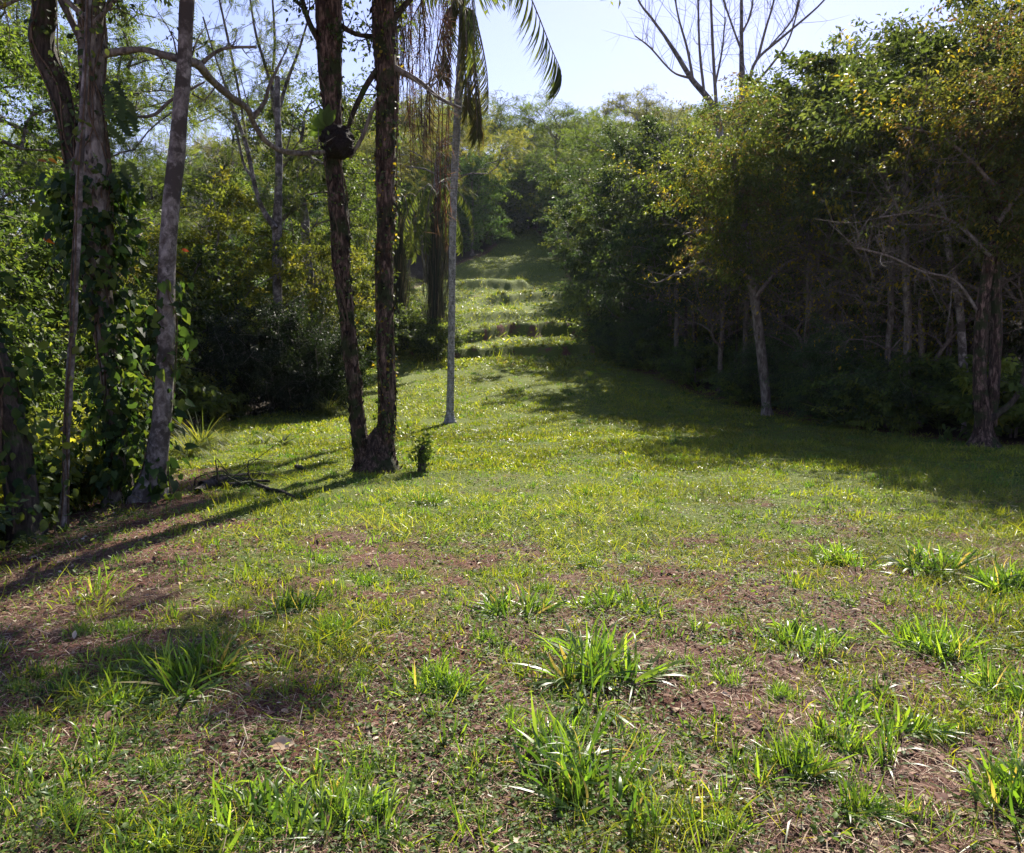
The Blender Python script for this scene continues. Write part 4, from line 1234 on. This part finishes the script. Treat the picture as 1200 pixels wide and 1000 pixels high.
# --- hanging dry strands (aerial roots and dead fronds) between the twin stems and the palm
def strands(name, cx, w_, y0, y1, d, n, col, seed, label, leafy=True):
    r = np.random.default_rng(seed)
    top = P(cx, y0, d)
    g = Geo()
    for k in range(n):
        px = cx + r.normal() * w_
        l0, l1 = y0 + r.random() * 30, y1 - abs(r.normal()) * (y1 - y0) * .35
        dd = d + r.normal() * .25
        A = P(px, l0, dd); B = P(px + r.normal() * 3, l1, dd)
        m = 9
        S = spline([A, A * .7 + B * .3 + r.normal(size=3) * .06, A * .35 + B * .65 + r.normal(size=3) * .08, B], 14)
        tube(g, S - top, .006, 4, col=palette(r, 1, col, None, .3)[0] * 4, mi=1, cap=False)
        if leafy:
            q = 30
            u = r.random(q)
            pos = A * (1 - u[:, None]) + B * u[:, None]
            D = r.normal(size=(q, 3)) * .7; D[:, 2] -= .9
            scatter(g, T_STRIP, pos - top, D, rdir(r, q), .12 + .2 * r.random(q), .010, palette(r, q, col, None, .3))
    o = part(name, g.mesh(name, [M['dry'], M['twig']]), None, loc=top)
    return props(o, label, 'hanging strands', 'dry strands hanging over the clearing')


RB = [(.16, .075, .05), (.11, .06, .045), (.22, .13, .09)]
strands('hanging_strands', 478, 5, -40, 220, 14.5, 9, RB, 1, 'dry strands hanging beside the right stem of the twin stemmed tree')
strands('hanging_strands', 497, 4, -40, 190, 15.5, 12, [(.07, .05, .04), (.12, .09, .07)], 2, 'dark dry strands hanging midway between twin stemmed tree and palm')
strands('hanging_strands', 517, 6, -20, 300, 17.0, 14, [(.19, .095, .06), (.13, .075, .05), (.24, .15, .1)], 3, 'long rust red strands hanging just left of the palm trunk')
strands('hanging_strands', 470, 9, -40, 120, 15, 16, [(.05, .05, .03), (.09, .08, .04)], 4, 'short dark strands hanging from the top beside the twin stemmed tree')


# --- skirted palms at the back of the clearing
def skirt_palm(px, py, d, wpx, top, label, seed):
    b = P(px, py, d); b[2] = float(ground(b[0], b[1]))
    e = empty('skirted_palm', b, label, 'palm', 'dark skirted palms at the far end')
    t0 = P(px, top, d)
    g = Geo()
    tube(g, np.array([[0, 0, -.3], [0.03, 0, 1], [0, 0, (t0 - b)[2]]]), [.2, .16, .15], 12, disp=.2)
    part('trunk', g.mesh('trunk', M['bark_dark']), e)
    r = np.random.default_rng(seed)
    g = Geo(); n = 900
    a = r.random(n) * 6.28; u = r.random(n)
    hz = (t0 - b)[2] * (.30 + .68 * u)
    wr = wpx / 1000 * d / 2
    O = np.stack([np.cos(a), np.sin(a), 0 * a], -1)
    pos = O * (.14 + .75 * wr * r.random((n, 1))) + np.stack([0 * a, 0 * a, hz], -1)
    D = O * (.32 * r.random((n, 1))) ; D[:, 2] -= 1
    scatter(g, T_LONG[0], pos, D, O + .1, .7 + .7 * r.random(n), .03, palette(r, n, [(.05, .05, .035), (.08, .07, .045), (.03, .04, .025)], None, .3))
    part('skirt', g.mesh('skirt', M['dry']), e)
    for k in range(11):
        a_ = k / 11 * 6.28 + r.normal() * .2
        L = 1.3
        frond(e, t0, t0 + np.array([math.cos(a_) * L, math.sin(a_) * L, -.4 - .9 * r.random()]), 1.0, n=40, ll=.45, seed=seed * 20 + k, hang=.9, width=.05, arch=.45)
    return e


skirt_palm(512, 365, 33, 36, 232, 'dark skirted palm just left of the slender palm trunk', 5)
skirt_palm(468, 365, 35, 30, 240, 'dark skirted palm half hidden behind the right stem of the twin tree', 6)

for (px, d, s_) in ((512, 32, .9), (490, 33.5, 1.0), (462, 34, .9), (440, 36, 1.1), (425, 33, 1.0), (475, 37, 1.1), (500, 39, 1.1)):
    tree('bush2' if px % 2 else 'bush', (px - 600) / 1000 * d, d + .5, s_, 'leafy bush around the foot of the skirted palms', 'bushes round the skirted palms', (1, 1, .9), name='bush', cat='bush')

# --- reddish tree with two stems on the right
DR = 15.2
b = P(1153, 522, DR); b[2] = float(ground(b[0], b[1]))
T8 = empty('reddish_twin_trunk_tree', b, 'reddish tree with two stems joined at the base by the right edge', 'tree')
near_trunk(T8, 'trunk', [(1190, 100, 9), (1176, 200, 10), (1160, 300, 12), (1150, 375, 13), (1148, 450, 15), (1152, 490, 18), (1153, 524, 26)], DR, M['bark_flaky'], 51, .2, (1.8, 2), 22, 120, 1.6, .4, 300, FL)
near_trunk(T8, 'trunk', [(1140, 120, 7), (1152, 220, 9), (1165, 300, 10), (1168, 380, 12), (1164, 450, 13), (1158, 500, 18)], DR + .12, M['bark_flaky'], 52, .2, (1.8, 2), 18, 120, base=False)
limb(T8, 'branch', [(1160, 492, 9), (1176, 480, 8), (1190, 466, 7), (1200, 440, 6), (1206, 380, 5)], DR, M['bark_dark'], 8, 30, seed=240)
limb(T8, 'branch', [(1150, 372, 4), (1120, 330, 3), (1080, 318, 2.5), (1040, 300, 3), (1000, 290, 2)], DR, M['twig'], 7, 40, twigs=26, seed=241, tl=.9)
limb(T8, 'branch', [(1160, 300, 5), (1120, 262, 3.5), (1075, 250, 2.5), (1030, 255, 2)], DR - .2, M['twig'], 7, 40, twigs=30, seed=242, tl=.9, leafn=200, leaf=.09, cols=OL)
limb(T8, 'branch', [(1172, 230, 6), (1140, 190, 4), (1100, 160, 3), (1060, 150, 2)], DR - .3, M['twig'], 7, 40, twigs=30, seed=243, tl=1.0, leafn=500, leaf=.10, cols=OL)
limb(T8, 'branch', [(1170, 260, 6), (1200, 220, 5), (1240, 190, 3)], DR - .3, M['twig'], 7, 30, twigs=26, seed=244, tl=1.0, leafn=300, leaf=.09, cols=[(.12, .05, .03), (.08, .07, .02)])
wm, lm = PROTO['edge2']
o = part('crown', lm, T8, (1.05, .9, .9), P(1185, 250, DR) - b - np.array([0, 0, 1.6])); o.scale = (.72, .72, .6)

# --- pale slanting trunk on the right
DQ = 21.5
b = P(899, 487, DQ); b[2] = float(ground(b[0], b[1]))
T9 = empty('pale_slanting_tree', b, 'tree with a pale straight slanting trunk at the edge of the shaded wood', 'tree')
near_trunk(T9, 'trunk', [(860, 180, 8), (870, 250, 9), (879, 312, 10), (890, 396, 11), (896, 450, 11), (899, 488, 11)], DQ, M['bark'], 53, .1, (1.4, 1.5), 18, 120, 1.5, .3)
limb(T9, 'branch', [(882, 330, 5), (850, 300, 4), (815, 310, 3), (775, 330, 2)], DQ, M['twig'], 6, 30, twigs=22, seed=250, tl=.9, leafn=130, leaf=.12, cols=[(.25, .22, .02), (.12, .14, .02)])
limb(T9, 'branch', [(878, 300, 5), (840, 270, 4), (800, 275, 2)], DQ, M['twig'], 6, 30, twigs=22, seed=251, tl=.9, leafn=120, leaf=.12, cols=[(.3, .24, .02), (.12, .14, .02)])
limb(T9, 'branch', [(884, 350, 5), (920, 310, 4), (970, 300, 3), (1010, 320, 2)], DQ - .2, M['twig'], 6, 30, twigs=26, seed=252, tl=1.0, leafn=120, leaf=.1, cols=OL)
o = part('crown', lm, T9, (1, 1, .9), P(872, 215, DQ) - b - np.array([0, 0, 3.2])); o.scale = (.75, .75, .62)

# --- more visible trunks in the right hand wood
for i, (px, pb, pt, d, wd, dx, lab) in enumerate((
        (1133, 440, 300, 17.5, 9, -20, 'thin pale trunk left of the reddish twin stemmed tree'),
        (1022, 412, 280, 24, 9, 2, 'grey trunk lit faintly in the middle of the dark wood'),
        (945, 460, 290, 23, 5, 3, 'thin dark stem right of the pale slanting trunk'),
        (1065, 470, 280, 21, 7, 6, 'dim trunk behind the leafy bush of the dark wood'),
        (985, 450, 280, 26, 7, -4, 'dim trunk between two thin stems in the dark wood'),
        (925, 440, 270, 28, 7, 6, 'distant dim trunk beside the pale slanting one'),
        (1090, 450, 270, 25, 8, -3, 'far dim trunk near the thin pale one'))):
    b = P(px, pb, d); b[2] = float(ground(b[0], b[1]))
    e = empty('slim_tree', b, lab, 'tree', 'slim trunks in the right hand wood')
    yb = 500 - 1000 * math.tan(math.atan((b[2] - CAM_H) / d) + PITCH)
    near_trunk(e, 'trunk', [(px + dx * 2, pt - 130, wd * .6), (px + dx, pt, wd * .8), (px + dx * .4, (pt + pb) / 2, wd), (px, max(yb, pb), wd * 1.1)], d, M['bark'] if i else M['bark_pale'], 90 + i, .15, (1.4, 1.5), 12, 60, 1.4, .3)
    wm2, lm2 = PROTO['sapling']
    o = part('crown', lm2, e, (.9, .9, .9), P(px + dx * 2, pt - 130, d) - b - np.array([0, 0, 2.5])); o.scale = (1.5, 1.5, 1.1)


# ------------------------------------------------------------------ strap leaved plants, ferns, seedlings at the edges
def rosette_mesh(seed, n, L, W, cols, tpls=T_LONG, up=.8, pin=False):
    r = np.random.default_rng(seed)
    g = Geo()
    a = r.random(n) * 6.28
    el = up * (.3 + r.random(n))
    D = np.stack([np.cos(a), np.sin(a), el * 1.6], -1); D = nrm(D)
    N = np.stack([-np.cos(a) * D[:, 2], -np.sin(a) * D[:, 2], np.hypot(D[:, 0], D[:, 1])], -1)
    ll = L * (.6 + .6 * r.random(n))
    C = palette(r, n, cols)
    if pin:
        scatter(g, pinnate_tpl(14, .16, .035, .35, .86), np.zeros((n, 3)), D, N, ll, ll * 1.0, C)
    else:
        t = r.integers(0, len(tpls), n)
        for q in range(len(tpls)):
            s = t == q
            scatter(g, tpls[q], r.normal(size=(s.sum(), 3)) * .03 * np.array([1, 1, 0]), D[s], N[s], ll[s], W, C[s])
    return g.mesh('leaves', M['leaf'])


RO_STRAP = rosette_mesh(1, 26, .75, .05, MG)
RO_FERN = rosette_mesh(2, 16, 1.0, .3, MG, up=.55, pin=True)
RO_GRASS = rosette_mesh(3, 240, .9, .015, YG[:4], up=1.3)
RO_BROAD = rosette_mesh(4, 16, .7, .13, MG + [(.1, .15, .03)], up=.9)


def ros(me, x, y, s, name, label, cat, group=None, tint=(1, 1, 1)):
    o = part(name, me, loc=(x, y, float(ground(x, y))), tint=tint)
    o.rotation_euler = (0, 0, random.random() * 6.28); o.scale = (s, s, s)
    return props(o, label, cat, group)


for px, py, s, lab in ((236, 528, 1.0, 'tall bright grass clump backlit beside the dark creeper mound'), (222, 536, .7, 'bright grass clump leaning towards the pale spotted trunk'), (262, 522, .5, 'low bright grass clump at the foot of the creeper mound'),
                       (385, 486, .8, 'bright grass clump behind the left stem of the twin stemmed tree'), (368, 478, .6, 'grass clump at the right foot of the creeper mound')):
    q = G(px, py); ros(RO_GRASS, q[0], q[1], s, 'grass_clump', lab, 'grass clump', 'backlit grass clumps on the left')
q = G(332, 522); ros(RO_STRAP, q[0], q[1], .75, 'strap_leaved_plant', 'strap leaved plant in the sun in front of the creeper mound', 'plant')
q = G(310, 520); ros(RO_STRAP, q[0], q[1], .5, 'strap_leaved_plant', 'smaller strap leaved plant left of the one in front of the mound', 'plant')
rr = random.Random(77)
for i in range(26):
    y = rr.uniform(15.5, 34); x = float(edge_r(y)) + rr.uniform(.2, 2.0)
    if y < 18: x = max(x, 9.4)
    kd = rr.choice([0, 1, 1, 2])
    ros((RO_STRAP, RO_FERN, RO_BROAD)[kd], x, y, rr.uniform(.7, 1.2), ('strap_leaved_plant', 'fern', 'broad_leaved_plant')[kd],
        ('strap leaved plant in the shade at the foot of the right hand wood', 'arching fern in the shade at the foot of the right hand wood', 'broad leaved plant in the shade at the foot of the right hand wood')[kd],
        ('plant', 'fern', 'plant')[kd], 'low plants at the foot of the right hand wood')
for i in range(30):
    y = rr.uniform(5.5, 13); x = float(edge_l(y)) - rr.uniform(.3, 2.2)
    kd = rr.choice([0, 2, 2, 1])
    ros((RO_STRAP, RO_FERN, RO_BROAD)[kd], x, y, rr.uniform(.5, .95), ('strap_leaved_plant', 'fern', 'broad_leaved_plant')[kd],
        ('strap leaved plant under the creeper covered trees on the left', 'arching fern under the creeper covered trees on the left', 'broad leaved plant under the creeper covered trees on the left')[kd],
        ('plant', 'fern', 'plant')[kd], 'low plants under the left hand trees')
for i in range(26):
    y = rr.uniform(27, 62); x = float(edge_l(y)) - rr.uniform(-.2, 1.8)
    ros((RO_GRASS, RO_BROAD, RO_STRAP)[i % 3], x, y, rr.uniform(.8, 1.5), ('grass_clump', 'broad_leaved_plant', 'strap_leaved_plant')[i % 3],
        ('long grass clump', 'broad leaved plant', 'strap leaved plant')[i % 3] + ' lining the left side of the track', ('grass clump', 'plant', 'plant')[i % 3], 'plants lining the left of the track')
for (x, y, s_, lab) in ((-8.6, 18.6, .95, 'leafy bush filling the gap left of the dark creeper mound'), (-9.6, 17.0, .9, 'leafy bush behind the pale spotted trunk'), (-8.0, 20.6, 1.0, 'leafy bush touching the left side of the dark creeper mound'), (-10.4, 19.5, 1.1, 'leafy bush further back left of the creeper mound')):
    tree('bush2', x, y, s_, lab, None, (1.1, 1.1, 1), name='bush', cat='bush')
# leafy bushes under the left trees
tree('bush2', -5.4, 7.4, .75, 'leafy bush under the slim pale stem at the left edge', None, (1, 1, .9), name='bush', cat='bush')
tree('bush2', -5.6, 9.3, .8, 'leafy bush behind the creeper covered trunk', None, (1.1, 1.1, .9), name='bush', cat='bush')
tree('bush2', -6.0, 11.3, .8, 'leafy bush behind the foot of the pale spotted trunk', None, (1.2, 1.1, .9), name='bush', cat='bush')
tree('bush', -4.9, 6.2, .6, 'dark bush at the left edge of the litter bank', None, (.9, 1, .9), name='bush', cat='bush')
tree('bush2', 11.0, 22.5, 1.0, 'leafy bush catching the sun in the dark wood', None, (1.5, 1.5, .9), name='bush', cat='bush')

# --- leafy stump in the clearing
q = G(494, 553)
e = empty('leafy_stump', q, 'small broken stump sprouting leaves right of the twin stemmed tree', 'stump')
g = Geo()
tube(g, np.array([[0, 0, -.1], [.01, 0, .12], [-.01, 0, .26], [.03, 0, .36]]), [.07, .05, .045, .03], 10, disp=.3, dscale=(2, 6))
part('trunk', g.mesh('trunk', M['bark_dark']), e)
g = Geo(); r_ = np.random.default_rng(4); n = 300
pos = r_.normal(size=(n, 3)) * [.075, .075, .11] + [0.02, 0, .26]
scatter(g, T_LEAF, pos, rdir(r_, n), rdir(r_, n) + [0, 0, .6], rng.uniform(.04, .08, n), .035, palette(r_, n, [(.08, .13, .03), (.11, .17, .035), (.06, .10, .025)]))
part('foliage', g.mesh('foliage', M['leaf']), e)

# --- long grass overhanging the water bars
for yb, xa, xb in ((34.9, -4.4, 3.2), (41.3, -2.0, 3.4), (53.2, -1.4, 3.6)):
    for i in range(15):
        x = rr.uniform(xa, xb)
        yy = yb + float(x * .10 + .32 * vn(x * .5, yb * .1, 3) + .12 * vn(x * 1.9, yb * .1, 3)) * 3 + rr.uniform(-.15, .3)
        ros(RO_GRASS, x, yy, rr.uniform(.22, .42), 'grass_clump', 'grass', 'grass clump', 'grass overhanging the earth banks across the track')

# --- fallen branch, sticks and pale leaf
q = G(255, 572)
g = Geo(); r_ = np.random.default_rng(6)


def stick(g, pts, r0, r1, o, seed=0):
    Q = np.array([P(a, b_, d) for a, b_, d in pts])
    S = spline(Q, 20)
    S[:, 2] = np.maximum(S[:, 2], ground(S[:, 0], S[:, 1]) + r0 * .6)
    tube(g, S - o, np.linspace(r0, r1, 20), 8, disp=.3, dscale=(1.5, 8), seed=seed)


def gy(px, py): return float(G(px, py)[1])


for pts in ([(236, 572), (262, 565), (290, 560), (323, 560)], [(245, 570), (275, 572), (305, 572), (345, 586)], [(255, 566), (285, 566), (316, 568)], [(240, 575), (268, 562), (292, 572)], [(232, 580), (250, 566), (270, 558)]):
    stick(g, [(a, b_ - 2, gy(a, b_)) for a, b_ in pts], .048, .014, q, int(pts[0][0]))
for k in range(10):
    a = q + r_.normal(size=3) * [.2, .15, 0] + [.1, 0, .06]
    tube(g, spline([a, a + r_.normal(size=3) * .12 + [0, 0, .08], a + r_.normal(size=3) * .25 + [.2, 0, .06]], 8) - q, np.linspace(.012, .003, 8), 5)
props(part('fallen_branch', g.mesh('fallen_branch', M['bark_dark']), loc=q), 'dark broken branch lying on the grass left of the twin stemmed tree', 'branch')
q = G(354, 550); g = Geo()
stick(g, [(347, 547, gy(347, 548)), (354, 549, gy(354, 551)), (362, 553, gy(362, 555))], .03, .02, q)
props(part('stick', g.mesh('stick', M['bark_dark']), loc=q), 'short dark stick lying behind the fallen branch', 'stick')
q = G(437, 880); g = Geo()
stick(g, [(428, 855, gy(428, 855)), (436, 872, gy(436, 872)), (445, 897, gy(445, 897))], .008, .005, q)
props(part('stick', g.mesh('stick', M['twig']), loc=q), 'pale dry stick lying on straw in the left foreground', 'stick')
q = G(328, 893); g = Geo()
scatter(g, T_LEAF, np.array([[-.045, 0, .04]]), np.array([[1, .2, .12]]), np.array([[.3, -.7, 1.]]), .10, .062, [(.55, .42, .30)])
scatter(g, T_KITE, np.array([[-.03, -.01, .045]]), np.array([[1, -.3, .3]]), np.array([[0, -.2, 1.]]), .06, .03, [(.40, .28, .18)])
props(part('fallen_leaf', g.mesh('fallen_leaf', M['dry']), loc=q), 'large pale dry leaf lying on the litter in the left foreground', 'leaf')

print('objects', len(bpy.data.objects), 'verts', sum(len(m.vertices) for m in bpy.data.meshes))

# ------------------------------------------------------------------ the hazy air over the hillside
hm, ht, ho = newmat('haze')
pv = ht.nodes.new('ShaderNodeVolumePrincipled')
pv.inputs['Color'].default_value = (.72, .82, 1.0, 1)
pv.inputs['Density'].default_value = .00012
pv.inputs['Anisotropy'].default_value = .35
ht.links.new(pv.outputs[0], ho.inputs['Volume'])
g = Geo()
x0, x1, y0, y1, z0, z1 = -330, 330, -40, 400, -6, 52
g.add([(x0, y0, z0), (x1, y0, z0), (x1, y1, z0), (x0, y1, z0), (x0, y0, z1), (x1, y0, z1), (x1, y1, z1), (x0, y1, z1)],
      [(0, 3, 2, 1), (4, 5, 6, 7), (0, 1, 5, 4), (1, 2, 6, 5), (2, 3, 7, 6), (3, 0, 4, 7)])
props(part('haze', g.mesh('haze', hm, False)), 'thin bluish haze in the air over the hillside', 'haze', kind='stuff')

# ------------------------------------------------------------------ labels of the many, told apart by order and by landmark
ORD = ['first', 'second', 'third', 'fourth', 'fifth', 'sixth', 'seventh', 'eighth', 'ninth', 'tenth', 'eleventh', 'twelfth', 'thirteenth', 'fourteenth', 'fifteenth', 'sixteenth', 'seventeenth', 'eighteenth', 'nineteenth']
TENS = {2: 'twenty', 3: 'thirty', 4: 'forty', 5: 'fifty', 6: 'sixty', 7: 'seventy', 8: 'eighty', 9: 'ninety'}


def ordinal(i):
    if i < 19: return ORD[i]
    t, u = divmod(i + 1, 10)
    return (TENS[t][:-1] + 'ieth') if u == 0 else TENS[t] + '-' + ORD[u - 1]


def members(gname): return [o for o in COL.objects if o.get('group') == gname and o.parent is None]


def order(gname, what, tail, key=lambda o: o.location.y):
    for i, o in enumerate(sorted(members(gname), key=key)):
        o['label'] = f"{ordinal(i)} {what(o) if callable(what) else what} {tail}"


order('bushes along the right hand wood', 'leafy bush', 'from the near end along the foot of the right hand wood')
order('bushes along the left hand thicket', 'leafy bush', 'from the near end along the edge of the left thicket')
order('tall dark bushes under the right hand wood', 'tall dark bush', 'from the near end under the right hand wood')
order('thin grey trunks along the right hand wood', 'thin grey trunked tree', 'from the near end along the right hand wood')
order('slim saplings in the right hand wood', 'slim sapling', 'from the near end in the shade of the right wood')
order('slim saplings in the left hand thicket', 'slim sapling', 'from the near end in the left thicket')
order('low trees in the right hand wood', 'low dark tree', 'from the near end under the right hand wood')
order('trees closing the head of the track', 'leafy tree', 'from the left closing the head of the track', lambda o: o.location.x / o.location.y)
order('bushes at the head of the track', 'bush', 'from the left on the slope at the head of the track', lambda o: o.location.x / o.location.y)
order('bushes round the skirted palms', 'leafy bush', 'from the left around the foot of the skirted palms', lambda o: o.location.x / o.location.y)
order('trees deep in the right hand wood', 'shaded tree', 'from the near end deep in the dark right hand wood')
order('trees deep in the left hand thicket', 'sunlit tree', 'from the near end deep in the left thicket')
for kd in ('fern', 'strap_leaved_plant', 'broad_leaved_plant', 'grass_clump'):
    for gname, tail in (('low plants at the foot of the right hand wood', 'from the near end at the foot of the right wood'), ('low plants under the left hand trees', 'from the near end under the creeper covered trees'),
                        ('plants lining the left of the track', 'from the near end lining the left of the track')):
        ms = sorted([o for o in members(gname) if o.name.startswith(kd)], key=lambda o: o.location.y)
        for i, o in enumerate(ms): o['label'] = f"{ordinal(i)} {kd.replace('_', ' ')} {tail}"
order('grass overhanging the earth banks across the track', 'grass clump', 'from the near end overhanging the banks across the track')
rows = {}
for o in members(HG):
    if 'mass of trees' in o['label']: rows.setdefault(min((62, 70, 78, 86, 95, 104, 114, 126), key=lambda v: abs(v - o.location.y)), []).append(o)
for ri, yk in enumerate(sorted(rows)):
    for i, o in enumerate(sorted(rows[yk], key=lambda o: o.location.x)):
        o['label'] = f"{ordinal(i)} tree from the left in the {ordinal(ri)} row up the far hillside"
# each small tuft by the large clump it stands nearest
lands = [o for o in COL.objects if o.get('group') == 'grass clumps in the clearing']
short = {}
for o in lands: short[o.name] = ' '.join(o['label'].split()[:7])
count = {}
for o in sorted(members('small tufts scattered over the clearing'), key=lambda o: o.location.y):
    l = min(lands, key=lambda q: (q.location - o.location).length)
    dx, dy = o.location.x - l.location.x, o.location.y - l.location.y
    side = ('right of' if dx > 0 else 'left of') if abs(dx) > abs(dy) else ('behind' if dy > 0 else 'in front of')
    k_ = (l.name, side); count[k_] = count.get(k_, -1) + 1
    base = short[l.name]
    o['label'] = f"{ordinal(count[k_])} small tuft back, {side} the {base}" if count[k_] else f"nearest small tuft {side} the {base}"
